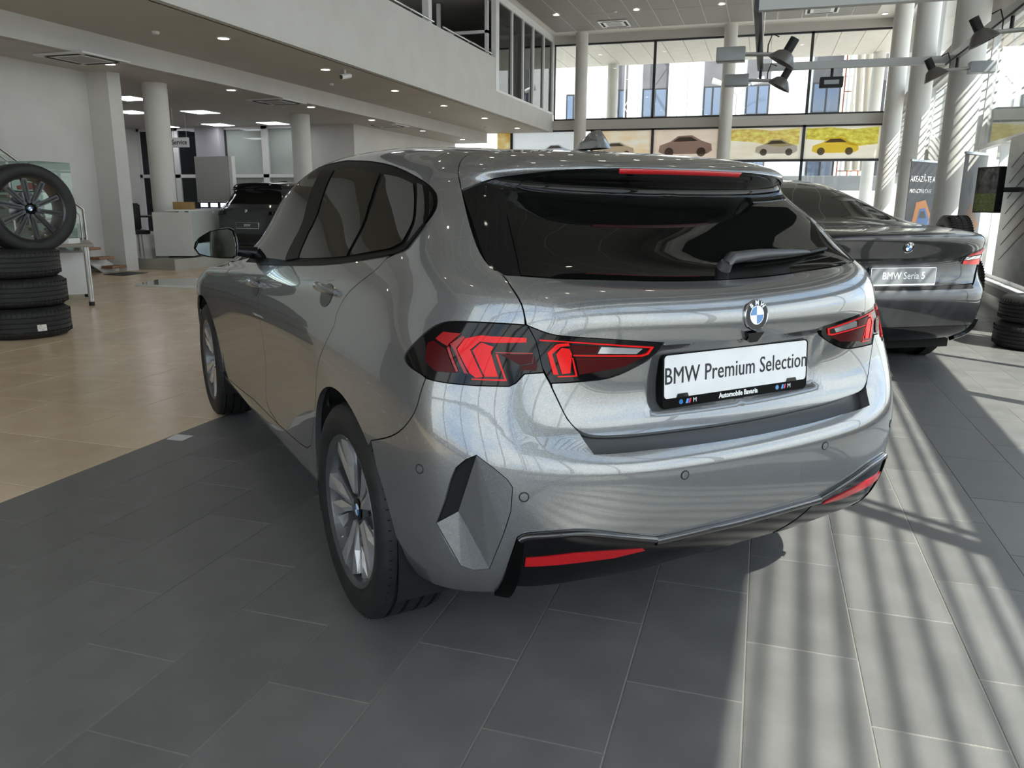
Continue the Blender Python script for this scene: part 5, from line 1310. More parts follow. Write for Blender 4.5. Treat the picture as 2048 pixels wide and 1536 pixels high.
tl = ['black tyre with a white sticker, bottom of the three-tyre stack', 'black tyre in the middle of the three-tyre stack', 'black tyre on top of the stack, under the black alloy wheel']
for k in range(3):
    o = tyre_flat(0.40, hs[k], 'tyre', tl[k], (TX + (0.0, -0.025, -0.05)[k], TY + (0, 0.02, 0.0)[k], z), 'tyres stacked by the desk')
    if k == 0:
        dv = Vector((0 - TX, 0 - TY, 0)).normalized(); a = math.atan2(dv.y, dv.x) + 0.35
        bm = bmesh.new()
        for i in range(5):
            pass
        vs = []; fs = []
        for i in range(6):
            t = a - 0.10 + 0.2 * i / 5
            for zz in (0.075, 0.135): vs.append((0.4025 * math.cos(t), 0.4025 * math.sin(t), zz))
        for i in range(5): fs.append((2 * i, 2 * i + 2, 2 * i + 3, 2 * i + 1))
        mesh('sticker', vs, fs, noisy('sticker_white', (0.75, 0.73, 0.66), (0.25, 0.24, 0.22), 90, 0.6, lo=0.55, hi=0.62), o)
    z += hs[k]
wh = empty('alloy_wheel_display', (TX + 0.13, TY + 0.07, z - 0.05)); tag(wh, 'black ten-spoke alloy wheel with tyre standing on the tyre stack', 'wheel')
wh.rotation_euler = (0, 0, math.radians(70))
sub = empty('tmp'); make_wheel(wh, -1, 0, 0, R=0.405, Wd=0.28, rimr=0.29, style='ten', spin=0.2, RIMG=RIMB)
D.objects.remove(sub)
for o in list(wh.children): pass
# desk
dk = empty('side_desk', (-8.25, 7.55, 0)); tag(dk, 'grey desk with round steel legs beside the tyre stack', 'desk')
DM = mat('desk_top', (0.28, 0.25, 0.22), 0.35); 
dk.rotation_euler = (0, 0, math.radians(-42))
box('desk_top', -0.75, 0.45, -0.35, 0.42, 0.71, 0.74, DM, dk, 0.005)
for x, y in ((0.36, 0.33), (0.36, -0.27), (-0.66, 0.33), (-0.66, -0.27)):
    tube('desk_leg', [(x, y, 0.03), (x, y, 0.71)], 0.032, STEEL, dk, 18); tube('desk_foot', [(x, y, 0.0), (x, y, 0.05)], 0.034, MBLK, dk, 14)
box('desk_drawers', -0.45, -0.05, -0.1, 0.35, 0.10, 0.62, FRAMEW, dk, 0.005)
def put(name, label, cat, w, l, h, m, loc, rz, bev=0.003):
    o = box(name, -w / 2, w / 2, -l / 2, l / 2, 0, h, m, None, bev); o.location = loc; o.rotation_euler = (0, 0, rz); tag(o, label, cat); return o
def on_desk(x, y, z): return tuple(dk.matrix_world.to_3x3() @ Vector((x, y, 0)) + Vector((-8.25, 7.55, z)))
c_, s_ = math.cos(math.radians(-42)), math.sin(math.radians(-42))
od = lambda x, y, z: (-8.25 + c_ * x - s_ * y, 7.55 + s_ * x + c_ * y, z)
put('paper_box', 'white flat box lying on the grey desk', 'box', 0.32, 0.22, 0.06, mat('paper_white', (0.72, 0.72, 0.70), 0.6), od(0.05, 0.1, 0.74), 0.2)
lp = put('leaflet', 'printed leaflet with a wheel picture leaning on the desk', 'leaflet', 0.3, 0.21, 0.002, noisy('leaflet_print', (0.7, 0.7, 0.72), (0.12, 0.11, 0.12), 9, 0.4, lo=0.5, hi=0.6), od(-0.30, -0.05, 0.745), 0.3, 0.0)
lp.rotation_euler = (0.25, 0.1, 0.5); lp.location = od(-0.28, -0.1, 0.78)
# glass showcase behind the wheel
sc_ = empty('glass_showcase', (-10.0, 8.6, 0)); tag(sc_, 'glass showcase with shelves behind the display wheel', 'showcase')
for (x0, x1, y0, y1) in ((-0.8, 0.8, -0.25, -0.245), (-0.8, 0.8, 0.245, 0.25), (-0.8, -0.795, -0.25, 0.25), (0.795, 0.8, -0.25, 0.25)): box('glass_side', x0, x1, y0, y1, 0.0, 1.75, GLAZ, sc_)
for zz in (0.05, 0.5, 0.95, 1.35, 1.745): box('shelf', -0.79, 0.79, -0.24, 0.24, zz, zz + 0.008, GLAZ if zz > 0.1 else FRAMEW, sc_)
for x in (-0.3, 0.25): box('mullion', x - 0.012, x + 0.012, -0.255, -0.24, 0, 1.75, FRAMEW, sc_)
def in_case(x, y, z): 
    a = 0.0; return (-10.0 + math.cos(a) * x - math.sin(a) * y, 8.6 + math.sin(a) * x + math.cos(a) * y, z)
mc = empty('model_car', in_case(0.38, 0.0, 1.358), 0.0); tag(mc, 'red model car in a black framed case inside the showcase', 'model car')
prism('model_body', [(-0.22, 0.03), (0.22, 0.03), (0.23, 0.07), (0.12, 0.085), (0.05, 0.125), (-0.10, 0.125), (-0.17, 0.09), (-0.23, 0.08)], Matrix(((1, 0, 0, 0), (0, 0, -1, 0), (0, 1, 0, 0), (0, 0, 0, 1))), -0.07, 0.07, mat('model_red', (0.45, 0.02, 0.02), 0.2, coat=1), mc, bev=0.008)
bm = bmesh.new()
for (x0, x1, z0, z1) in ((-0.3, 0.32, 0.0, 0.015), (-0.3, 0.32, 0.20, 0.215), (-0.3, -0.285, 0, 0.215), (0.305, 0.32, 0, 0.215), (0.1, 0.112, 0, 0.215)): bbox(bm, x0, x1, -0.1, -0.085, z0, z1); bbox(bm, x0, x1, 0.085, 0.1, z0, z1)
frombm('case_frame', bm, MBLK, mc)
hl = lathe('cap_hat', [(0.0, 0.14), (0.05, 0.13), (0.09, 0.09), (0.10, 0.03), (0.15, 0.02), (0.15, 0.0), (0.0, 0.0)], mat('dark_cap', (0.03, 0.04, 0.03), 0.8), None, 24); hl.location = in_case(-0.15, 0.0, 1.358); tag(hl, 'dark cap on the showcase shelf beside the red model car', 'cap')
# floor pads and paper
pf = prism('display_platform', [(-8.91, 9.50), (-7.17, 9.64), (-7.75, 11.3), (-9.12, 10.25)], Matrix(), 0.0, 0.035, mat('glossy_white_board', (0.72, 0.75, 0.72), 0.05, coat=1.0), None, bev=0.004); tag(pf, 'low glossy white display platform on the tan tiles', 'platform')
q = at(362, 875, 2, 0.0); sl2 = prism('paper_slip', [tuple(map(float, at(*p, 2, 0.0)[:2])) for p in ((333, 879), (352, 869), (388, 872), (364, 882))], Matrix(), 0.0008, 0.002, mat('slip_white', (0.7, 0.7, 0.68), 0.6)); tag(sl2, 'white paper slip lying where tan and slate tiles meet', 'paper')
# raised office floor, glass office front
struct(box('floor_office', XL, -10.25, 11.95, YB, 0.0, 0.2, noisy('office_floor', (0.30, 0.28, 0.25), (0.34, 0.32, 0.29), 2, 0.2)), 'raised office floor')
column(float(at(308, 167, 2, Z2)[0]), float(at(308, 167, 2, Z2)[1]), 0.225, 0.2, Z2, 'round white column behind the reception desk')
column(float(at(600, 229, 2, Z2)[0]), float(at(600, 229, 2, Z2)[1]), 0.24, 0.0, Z2, 'round white column behind the dark SUV')
OG = pane_mat('office_glass', (0.5, 0.54, 0.56), 1.5, body=0.35, bodycol=(0.02, 0.025, 0.03))
for k, (a, b) in enumerate(((-18.95, -17.6), (-17.5, -15.9), (-15.8, -14.4), (-14.3, -13.0))):
    w = empty('window_%d' % wn, (a, 21.0, 0.2)); wn += 1; struct(w, 'glass office front')
    bm = bmesh.new(); W_ = b - a; H_ = Z2 - 0.2
    for q in ((-0.05, W_ + 0.05, 0, 0.08), (-0.05, W_ + 0.05, 1.74, 1.84), (-0.05, W_ + 0.05, H_ - 0.08, H_), (-0.05, 0.05, 0, H_), (W_ - 0.05, W_ + 0.05, 0, H_)): bbox(bm, q[0], q[1], -0.05, 0.05, q[2], q[3])
    frombm('window_frame', bm, FRAMEW, w)
    box('pane', 0.05, W_ - 0.05, -0.005, 0.005, 0.08, H_ - 0.08, OG if k < 2 else GLASS, w)
struct(box('wall_office_dark', XL, -16.0, 24.0, 24.2, 0.2, Z2, mat('office_dark_wall', (0.05, 0.055, 0.065), 0.7)))
struct(box('wall_office_light', -16.0, -12.9, 25.5, 25.7, 0.2, Z2, WALLM))
struct(box('wall_office_pillar', -16.6, -15.75, 20.7, 21.5, 0.2, Z2, noisy('lilac_plaster', (0.42, 0.41, 0.45), (0.45, 0.44, 0.48), 2, 0.6)))
ow = empty('window_%d' % wn, (-15.0, 25.4, 1.7)); wn += 1; struct(ow, 'bright office window')
for i in range(2):
    for j in range(2): box('pane', i * 0.72 + 0.03, i * 0.72 + 0.69, -0.01, 0.0, j * 0.55 + 0.03, j * 0.55 + 0.52, mat('daylit_blind', (0.8, 0.76, 0.68), 0.6, emit=(1, 0.93, 0.8), estr=0.9), ow)
box('window_frame', 0, 1.44, 0.0, 0.03, 0, 1.1, FRAMED, ow)
sg_ = empty('hanging_sign', tuple(map(float, at(361, 285, 1, 16.0)))); tag(sg_, 'white hanging sign reading Service', 'sign')
box('sign_board', -0.22, 0.22, -0.04, 0.04, -0.11, 0.11, mat('sign_white', (0.62, 0.62, 0.62), 0.5), sg_, 0.004)
text('sign_lettering', 'Service', 0.15, frame_mtx((0, -0.042, 0), (1, 0, 0), (0, 0, 1)), INK, sg_, 0.001, bold=0.003)
for x in (-0.18, 0.18): tube('sign_wire', [(x, 0, 0.1), (x, 0, Z2 - float(at(361, 285, 1, 16.0)[2]))], 0.004, STEEL, sg_, 6)
# reception desk
rd = empty('reception_desk', (-10.45, 13.25, 0.2)); tag(rd, 'glossy white reception desk in front of the round column', 'desk')
GW = mat('gloss_white', (0.70, 0.74, 0.70), 0.06, coat=1.0)
RD = Matrix.Translation((0.17, -0.72, 0)) @ Matrix.Rotation(math.radians(112.5), 4, 'Z')
for nm, q, mm in (('desk_front', (0, 1.95, 0.0, 0.04, 0.03, 0.86), GW), ('desk_side', (-0.02, 0.02, 0.0, 0.7, 0.03, 0.84), WALLM), ('desk_top', (-0.02, 1.97, 0.0, 0.45, 0.86, 0.89), FRAMEW), ('desk_plinth', (0.1, 1.85, 0.05, 0.5, 0.0, 0.05), MBLK)):
    bm = bmesh.new(); bbox(bm, *q, RD); frombm(nm, bm, mm, rd)
pc_ = put('parcel', 'brown parcel with a white label on the reception desk', 'parcel', 0.34, 0.24, 0.14, noisy('card_brown', (0.28, 0.17, 0.06), (0.33, 0.21, 0.08), 8, 0.7), (-10.56, 12.70, 1.09), 0.4)
# information pillar
ip = empty('info_pillar', (-11.6, 15.0, 0.0)); tag(ip, 'tall pale information pillar with a row of small screens beside the dark SUV', 'display')
IPM = mat('pillar_grey', (0.42, 0.42, 0.41), 0.4)
box('upper_board', -0.46, 0.40, -0.05, 0.09, 1.22, 2.20, IPM, ip, 0.01); box('side_strip', 0.41, 0.50, -0.04, 0.08, 0.2, 2.20, FRAMEW, ip, 0.006); box('lower_board', -0.40, 0.40, -0.05, 0.09, 0.0, 1.10, IPM, ip, 0.01); box('screen_bar', -0.42, 0.40, -0.03, 0.05, 1.10, 1.22, MBLK, ip)
for x in (-0.30, -0.04, 0.22): box('screen', x - 0.09, x + 0.09, -0.036, -0.03, 1.12, 1.20, mat('screen_glow', (0.5, 0.55, 0.7), 0.4, emit=(0.62, 0.72, 1.0), estr=2.2), ip)
# office chair, table and plant
ch = empty('office_chair', tuple(map(float, at(272, 512, 2, 0.2))), math.radians(60)); tag(ch, 'black office chair with chrome legs by the white wall end', 'chair')
box('seat', -0.24, 0.24, -0.24, 0.24, 0.42, 0.50, MBLK, ch, 0.03); 
bm = bmesh.new(); bbox(bm, -0.23, 0.23, -0.03, 0.03, 0.48, 1.0); bmesh.ops.bevel(bm, geom=list(bm.edges), offset=0.028, segments=3, affect='EDGES'); 
o = frombm('backrest', bm, MBLK, ch, angle=50); o.location = (0, 0.23, 0)
for x in (-0.2, 0.2):
    for y in (-0.2, 0.2): tube('leg', [(x * 1.1, y * 1.1, 0), (x, y, 0.44)], 0.012, STEEL, ch, 8)
tb = empty('office_table', (-13.4, 14.0, 0.2)); tag(tb, 'dark office table with plant in front of the glass office', 'table')
box('table_top', -0.9, 0.9, -0.4, 0.4, 0.70, 0.74, mat('dark_table', (0.04, 0.035, 0.03), 0.35), tb, 0.005)
for x in (-0.8, 0.8):
    for y in (-0.33, 0.33): tube('leg', [(x, y, 0), (x, y, 0.70)], 0.02, STEEL, tb, 8)
LEAF = noisy('leaf_green', (0.02, 0.05, 0.015), (0.05, 0.10, 0.03), 8, 0.5)
def plant(name, loc, label, h, n, potm, seed):
    r = random.Random(seed); o = empty(name, loc); tag(o, label, 'plant')
    lathe('pot', [(0.0, 0.0), (0.085, 0.0), (0.11, 0.18), (0.10, 0.18), (0.09, 0.15), (0.0, 0.15)], potm, o, 24)
    bm = bmesh.new(); bl2 = bmesh.new()
    for i in range(n):
        a = r.uniform(0, 6.28); l = h * r.uniform(0.6, 1.0); t = r.uniform(0.1, 0.35)
        p0 = Vector((0.03 * math.cos(a), 0.03 * math.sin(a), 0.14)); p1 = p0 + Vector((t * l * math.cos(a), t * l * math.sin(a), l * 0.9))
        tube_bm(bm, [p0, (p0 + p1) / 2 + Vector((0, 0, 0.03)), p1], 0.005, 5)
        for k in range(9):
            f = 0.35 + 0.65 * k / 8; c = p0.lerp(p1, f); b2 = r.uniform(0, 6.28); d = Vector((math.cos(b2), math.sin(b2), r.uniform(-0.1, 0.6))).normalized(); s = d.cross(Vector((0, 0, 1))).normalized() * 0.022; ln = r.uniform(0.07, 0.13)
            v = [bl2.verts.new(c), bl2.verts.new(c + d * ln * 0.5 + s), bl2.verts.new(c + d * ln), bl2.verts.new(c + d * ln * 0.5 - s)]
            bl2.faces.new((v[0], v[1], v[2])); bl2.faces.new((v[0], v[2], v[3]))
    frombm('stems', bm, LEAF, o); f = frombm('leaves', bl2, LEAF, o); f['kind'] = 'stuff'
    return o
plant('potted_plant', (-13.3, 13.9, 0.94), 'leafy dark green plant in a white pot on the office table', 0.65, 11, WHT, 4)
# ------------------------------------------------------------------ right side
NVY = mat('banner_black', (0.012, 0.012, 0.014), 0.45)
def quadframe(p00, p10, p01):
    """origin, unit x, unit y, width, height from three corners"""
    o = Vector(p00); x = Vector(p10) - o; y = Vector(p01) - o
    return o, x, y
def rollup(name, P, label, base):
    bl3 = empty(name, (0, 0, 0)); tag(bl3, label, 'banner')
    return bl3
b0 = at(1806, 470, 1, 13.6); b1 = at(1857, 470, 1, 14.25); t0 = at(1823, 321, 1, 13.6); 
bx = Vector((float(b1[0] - b0[0]), 0.65, 0)).normalized(); wB = math.hypot(float(b1[0] - b0[0]), 0.65)
ban = empty('rollup_banner', (float(b0[0]), 13.6, 0)); ban.rotation_euler = (0, 0, math.atan2(bx.y, bx.x)); tag(ban, 'black roll-up banner with white lettering and a blue car picture', 'banner')
zt = float(t0[2])
box('banner_sheet', 0, wB, -0.003, 0.003, 0.08, zt, NVY, ban); box('banner_base', -0.02, wB + 0.02, -0.09, 0.09, 0, 0.08, STEEL, ban, 0.01); box('banner_bar', -0.01, wB + 0.01, -0.012, 0.012, zt - 0.01, zt + 0.02, STEEL, ban)
def bt(n, s, size, x, z, m): text(n, s, size, frame_mtx((x, -0.005, z), (1, 0, 0), (0, 0, 1)), m, ban, 0.0006)
bt('lettering', 'AKEAZĂ-TE A', wB * 0.155, wB * 0.50, zt - 0.27, mat('banner_white', (0.6, 0.6, 0.6), 0.5)); bt('lettering', 'PROACTIVE CARE', wB * 0.105, wB * 0.46, zt - 0.45, mat('banner_white', (0.6, 0.6, 0.6), 0.5))
def flat(name, pts, m, par, y=-0.004):
    bm = bmesh.new(); bm.faces.new([bm.verts.new((p[0], y, p[1])) for p in pts]); return frombm(name, bm, m, par)
ORNG = mat('print_orange', (0.45, 0.16, 0.03), 0.5); PBLU = mat('print_blue', (0.03, 0.09, 0.24), 0.4); PGRY = mat('print_grey', (0.25, 0.25, 0.26), 0.5)
flat('printed_glow', [(wB * a, zt - b) for a, b in ((0.25, 0.95), (0.35, 0.62), (0.7, 0.58), (0.95, 0.8), (0.9, 1.1), (0.5, 1.25))], ORNG, ban, -0.0045)
flat('printed_car', [(wB * a, zt - b) for a, b in ((0.42, 0.95), (0.5, 0.72), (0.72, 0.70), (0.90, 0.86), (0.95, 1.05), (0.8, 1.20), (0.55, 1.15))], PBLU, ban, -0.0055)
flat('printed_windscreen', [(wB * a, zt - b) for a, b in ((0.50, 0.86), (0.55, 0.76), (0.70, 0.75), (0.80, 0.86))], NVY, ban, -0.006)
for k in range(6): flat('printed_line', [(wB * (0.2 + 0.1 * k), 0.35), (wB * (0.215 + 0.1 * k), 0.35), (wB * (0.315 + 0.08 * k), 0.72), (wB * (0.30 + 0.08 * k), 0.72)], PGRY, ban)
# pale banner with orange diamond
b0 = at(1910, 470, 1, 11.6); t0 = at(1916, 306, 1, 11.6); b1 = at(1955, 470, 1, 12.1)
bx = Vector((float(b1[0] - b0[0]), 0.5, 0)).normalized(); wC = math.hypot(float(b1[0] - b0[0]), 0.5); zt2 = float(t0[2])
bn2 = empty('rollup_banner', (float(b0[0]), 11.6, 0)); bn2.rotation_euler = (0, 0, math.atan2(bx.y, bx.x)); tag(bn2, 'pale grey roll-up banner with an orange diamond', 'banner')
box('banner_sheet', 0, wC, -0.003, 0.003, 0.08, zt2, mat('banner_pale', (0.34, 0.32, 0.30), 0.5), bn2); box('banner_base', -0.02, wC + 0.02, -0.09, 0.09, 0, 0.08, STEEL, bn2, 0.01); box('banner_bar', -0.01, wC + 0.01, -0.012, 0.012, zt2 - 0.01, zt2 + 0.02, STEEL, bn2)
flat('printed_diamond', [(wC * 0.1, zt2 - 0.9), (wC * 0.5, zt2 - 0.62), (wC * 0.95, zt2 - 0.9), (wC * 0.5, zt2 - 1.15)], mat('print_pale_orange', (0.55, 0.28, 0.12), 0.5), bn2)
flat('printed_mark', [(wC * 0.3, zt2 - 0.42), (wC * 0.4, zt2 - 0.25), (wC * 0.5, zt2 - 0.42), (wC * 0.4, zt2 - 0.55)], PGRY, bn2)
# wall screen
tv0 = at(1944, 425, 1, 11.6); tv1 = at(1988, 427, 1, 11.25); tv2 = at(1959, 335, 1, 11.6)
tx_ = Vector((float(tv1[0] - tv0[0]), -0.35, 0)); wT = tx_.length; hT = float(tv2[2] - tv0[2])
tv = empty('wall_screen', tuple(map(float, tv0))); tv.rotation_euler = (0, 0, math.atan2(tx_.y, tx_.x)); tag(tv, 'black flat screen with a green picture mounted at the right windows', 'screen')
box('screen_body', 0, wT, 0.0, 0.09, 0, hT, MBLK, tv, 0.004)
flat('screen_picture', [(0.015, 0.015), (wT - 0.015, 0.015), (wT - 0.015, hT * 0.42), (0.015, hT * 0.42)], noisy('screen_green', (0.10, 0.16, 0.03), (0.30, 0.36, 0.12), 40, 0.2, coat=1.0), tv, -0.001)
flat('screen_picture', [(0.015, hT * 0.42), (wT - 0.015, hT * 0.42), (wT - 0.015, hT - 0.015), (0.015, hT - 0.015)], noisy('screen_grey', (0.03, 0.03, 0.028), (0.22, 0.20, 0.18), 14, 0.15, coat=1.0), tv, -0.001)
tube('screen_arm', [(wT * 0.8, 0.06, hT * 0.5), (wT + 0.35, 0.35, hT * 0.5)], 0.03, MBLK, tv, 8)
# dark film on the near right window
fm = empty('window_film', rw(-0.02, 8.62, 0.36)); fm.rotation_euler = (0, 0, -TH); tag(fm, 'large dark printed film on the right window', 'poster')
FILM = noisy('film_print', (0.02, 0.02, 0.021), (0.075, 0.07, 0.065), 2.2, 0.35, stretch=(1, 1.6, 4), lo=0.4, hi=0.7)
box('film_sheet', -0.006, 0.0, 0.0, 3.35, 0.0, 1.75, FILM, fm)
for k in range(7):
    P = [(-0.0075, 0.2 + 2.9 * t, 0.35 + 0.13 * k + 0.55 * math.sin(1.4 + 2.0 * t - 0.12 * k)) for t in np.linspace(0, 1, 16)]
    tube('printed_curve', P, 0.006, mat('film_line', (0.16, 0.155, 0.15), 0.5), fm, 5)
# standing tyres behind the saloon and at the frame edge
def tyre_up(name, label, loc, R, Wd, rz, group):
    o = empty(name, loc, rz); tag(o, label, 'tyre', group)
    h = Wd / 2; pr = [(R * 0.62, h * 0.8), (R * 0.68, h * 0.97), (R * 0.80, h), (R * 0.93, h * 0.93), (R * 0.985, h * 0.78)]
    for g in (0.5, 0.0, -0.5): pr += [(R, h * g + 0.009), (R - 0.008, h * g + 0.007), (R - 0.008, h * g - 0.007), (R, h * g - 0.009)]
    pr += [(R * 0.985, -h * 0.78), (R * 0.93, -h * 0.93), (R * 0.80, -h), (R * 0.68, -h * 0.97), (R * 0.62, -h * 0.8), (R * 0.60, 0), (R * 0.62, h * 0.8)]
    lathe('tyre_carcass', pr, mat('worn_rubber', (0.045, 0.044, 0.042), 0.6), o, 64, 'x', angle=35, mtx=Matrix.Translation((0, 0, R)))
    bm = bmesh.new()
    for q in range(56):
        a = 2 * math.pi * q / 56
        for y0, y1 in ((-h * 0.9, -h * 0.56), (-h * 0.44, -h * 0.06), (h * 0.06, h * 0.44), (h * 0.56, h * 0.9)):
            bbox(bm, y0, y1, -0.0035, 0.0035, R - 0.02, R + 0.0006, Matrix.Translation((0, 0, R)) @ Matrix.Rotation(a + (0.03 if abs(y0) < h * 0.5 else 0), 4, 'X'))
    s = frombm('tread_sipes', bm, VOID, o); s['kind'] = 'stuff'
    return o
TZ = 0.47
ts = box('tyre_stand', -0.12, 0.11, -0.22, 0.22, 0, TZ, MBLK, None, 0.01); ts.location = (2.09, 10.25, 0); tag(ts, 'dark tyre stand behind the black saloon', 'stand')
tyre_up('tyre', 'grey treaded tyre standing upright behind the saloon boot', (2.07, 10.2, TZ), 0.34, 0.25, math.radians(8), 'tyres at the right windows')
tyre_up('tyre', 'grey treaded tyre beside the saloon tail lamp', (2.34, 10.7, 0.0), 0.335, 0.24, math.radians(12), 'tyres at the right windows')
for k in range(2):
    tyre_flat(0.345, 0.235, 'tyre', ['black tyre on the floor below the dark window film', 'upper black tyre of the pair below the dark window film'][k], (2.44 + 0.02 * k, 8.15, 0.235 * k), 'tyres at the right windows')
# lighting frame with spotlights
FX0, FX1, FY0, FY1, FZ = -0.21, 2.3, 8.97, 12.9, 3.23
lf = empty('lighting_frame', (0, 0, FZ)); tag(lf, 'rectangular grey lighting frame hung from the ceiling', 'lighting frame')
LFM = mat('frame_grey', (0.42, 0.42, 0.40), 0.4, 0.3)
box('frame_bar', FX0, FX1, FY0 - 0.05, FY0 + 0.05, -0.06, 0.06, LFM, lf); box('frame_bar', FX0, FX1, FY1 - 0.05, FY1 + 0.05, -0.05, 0.05, LFM, lf)
box('frame_bar', FX0 - 0.05, FX0 + 0.03, FY0, FY1, -0.05, 0.05, mat('frame_dark', (0.05, 0.05, 0.05), 0.4, 0.5), lf); box('frame_bar', FX1 - 0.04, FX1 + 0.04, 5.0, FY1, -0.05, 0.05, LFM, lf); tube('power_track', [(FX1 - 0.05, 5.0, -0.06), (FX1 - 0.05, FY1, -0.06)], 0.012, MBLK, lf, 8)
for x, y in ((FX0, FY0), (FX0, FY1), (FX1, FY1), (FX1, FY0)): tube('hanger', [(x, y, 0), (x, y, ZC - FZ)], 0.005, STEEL, lf, 6)
def spot(x, y, s, label, turn):
    o = empty('spotlight', (x, y, FZ - 0.17), turn); tube('clamp', [(0, 0, -0.02), (0, 0, 0.115)], 0.02, MBLK, o, 8); tag(o, label, 'spotlight', 'spotlights on the lighting frame')
    box('ballast_box', -0.50 * s, -0.16 * s, -0.10 * s, 0.10 * s, -0.10 * s, 0.06 * s, mat('ballast_grey', (0.30, 0.31, 0.31), 0.4, 0.2), o, 0.008)
    tube('arm', [(-0.2 * s, 0.05, -0.02), (0.26 * s, 0.04, -0.04)], 0.016, LFM, o, 8); tube('arm', [(-0.2 * s, -0.05, -0.02), (0.26 * s, -0.04, -0.04)], 0.016, LFM, o, 8)
    tl_ = Matrix.Translation((0.30 * s, 0, -0.06)) @ Matrix.Rotation(math.radians(28), 4, 'Y')
    lathe('reflector_dish', [(0.05 * s, 0.06), (0.10 * s, 0.03), (0.16 * s, -0.05), (0.175 * s, -0.08), (0.165 * s, -0.08), (0.09 * s, 0.02), (0.0, 0.04)], mat('dish_grey', (0.16, 0.15, 0.14), 0.35, 0.4), o, 28, mtx=tl_)
    lathe('lamp_can', [(0.0, 0.22 * s), (0.055 * s, 0.22 * s), (0.055 * s, 0.05), (0.0, 0.05)], MBLK, o, 18, mtx=tl_)
    tube('cable', [(0.22 * s, 0, 0.16 * s), (0.14 * s, 0.02, 0.2 * s), (0.10 * s, 0.03, 0.08 * s), (0.10 * s, 0.03, -0.02)], 0.008, MBLK, o, 6)
spot(FX0, 10.6, 1.0, 'spotlight halfway along the dark bar of the lighting frame', 0.0); spot(FX0, 12.75, 1.0, 'spotlight where the dark bar meets the cross bar', 0.0)
spot(FX1, 12.4, 0.9, 'spotlight at the window end of the cross bar', math.pi); spot(FX1, 9.9, 0.9, 'spotlight along the window-side bar of the lighting frame', math.pi)
fl = empty('floodlight', (0.78, FY1, FZ - 0.052)); tag(fl, 'small black floodlight hanging under the cross bar', 'spotlight')
tube('stem', [(0, 0, 0), (0, 0, -0.12)], 0.02, MBLK, fl, 8); box('flood_body', -0.16, 0.16, -0.08, 0.08, -0.26, -0.12, MBLK, fl, 0.015); box('flood_glass', -0.10, 0.10, -0.085, -0.08, -0.225, -0.165, mat('flood_pane', (0.35, 0.37, 0.37), 0.2), fl)
ex = box('exit_plate', -0.06, 0.06, -0.005, 0.0, -0.06, 0.06, mat('exit_red', (0.45, 0.04, 0.03), 0.5)); q = at(1763, 372, 1, 28.35); ex.location = tuple(map(float, q)); tag(ex, 'small red square sign on the corner column', 'sign')
plant('potted_plant', (float(at(1735, 405, 1, 22)[0]), 22.0, 0.0), 'grassy green plant beyond the black saloon roof', 1.25, 16, MBLK, 9)
# printed films with cars on the back windows
def see_through(m):
    """printed film: daylight behind it shines through"""
    t = m.node_tree; b = t.nodes['Principled BSDF']
    if any(n.type == 'BSDF_TRANSLUCENT' for n in t.nodes): return m
    tl = t.nodes.new('ShaderNodeBsdfTranslucent'); ms = t.nodes.new('ShaderNodeMixShader'); ms.inputs[0].default_value = 0.7
    lk = b.inputs['Base Color'].links
    if lk: t.links.new(lk[0].from_socket, tl.inputs['Color'])
    else: tl.inputs['Color'].default_value = b.inputs['Base Color'].default_value
    o = [n for n in t.nodes if n.type == 'OUTPUT_MATERIAL'][0]
    t.links.new(b.outputs[0], ms.inputs[1]); t.links.new(tl.outputs[0], ms.inputs[2]); t.links.new(ms.outputs[0], o.inputs[0])
    return m
def poster(x0, x1, label, base, base2, carcol, carx, cars=0.5, flip=False, foli=None):
    o = empty('window_poster', (x0, YB + 0.092, ZPB)); tag(o, label, 'poster')
    W_ = x1 - x0; H_ = 3.84 - 0.06 - ZPB
    tr_ = noisy('poster_' + str(len(MATS)), base, base2, 1.4, 0.5, stretch=(1, 1, 3))
    see_through(tr_)
    bm = bmesh.new(); bbox(bm, 0.03, W_ - 0.03, -0.004, 0.0, 0.0, H_); frombm('poster_film', bm, tr_, o)
    if foli:
        fm_ = see_through(noisy('poster_foliage_%s' % len(MATS), foli, tuple(min(1, c * 1.5 + 0.1) for c in foli), 5.0, 0.6, stretch=(1, 1, 2)))
        flat('printed_trees', [(W_ * a, H_ * c) for a, c in ((0.03, 0.95), (0.35, 0.97), (0.62, 0.90), (0.95, 0.97), (0.95, 0.45), (0.7, 0.38), (0.4, 0.55), (0.03, 0.62))], fm_, o, -0.006)
    cm_ = see_through(mat('poster_car_%s' % len(MATS), carcol, 0.5)); dk_ = see_through(mat('poster_dark', (0.20, 0.17, 0.15), 0.6))
    L_ = W_ * cars; sx = -1 if flip else 1; X = lambda t: W_ * carx + sx * L_ * (t - 0.5); Zf = lambda t: H_ * 0.13 + L_ * t
    flat('printed_car', [(X(a), Zf(c)) for a, c in ((0.0, 0.08), (0.02, 0.20), (0.22, 0.27), (0.36, 0.37), (0.62, 0.38), (0.80, 0.28), (0.98, 0.22), (1.0, 0.10), (0.9, 0.04), (0.1, 0.04))], cm_, o, -0.008)
    flat('printed_glass', [(X(a), Zf(c)) for a, c in ((0.26, 0.265), (0.38, 0.345), (0.60, 0.35), (0.74, 0.275))], dk_, o, -0.0085)
    for wx in (0.2, 0.8): flat('printed_wheel', [(X(wx) + 0.085 * L_ * math.cos(t), Zf(0.075) + 0.085 * L_ * math.sin(t)) for t in np.linspace(0, 6.28, 16)[:-1]], dk_, o, -0.009)
poster(XM - 2.2, vm[0], 'printed window film with yellow trees beside the gallery', (0.75, 0.55, 0.18), (0.9, 0.85, 0.65), (0.8, 0.7, 0.45), 0.5, 0.3)
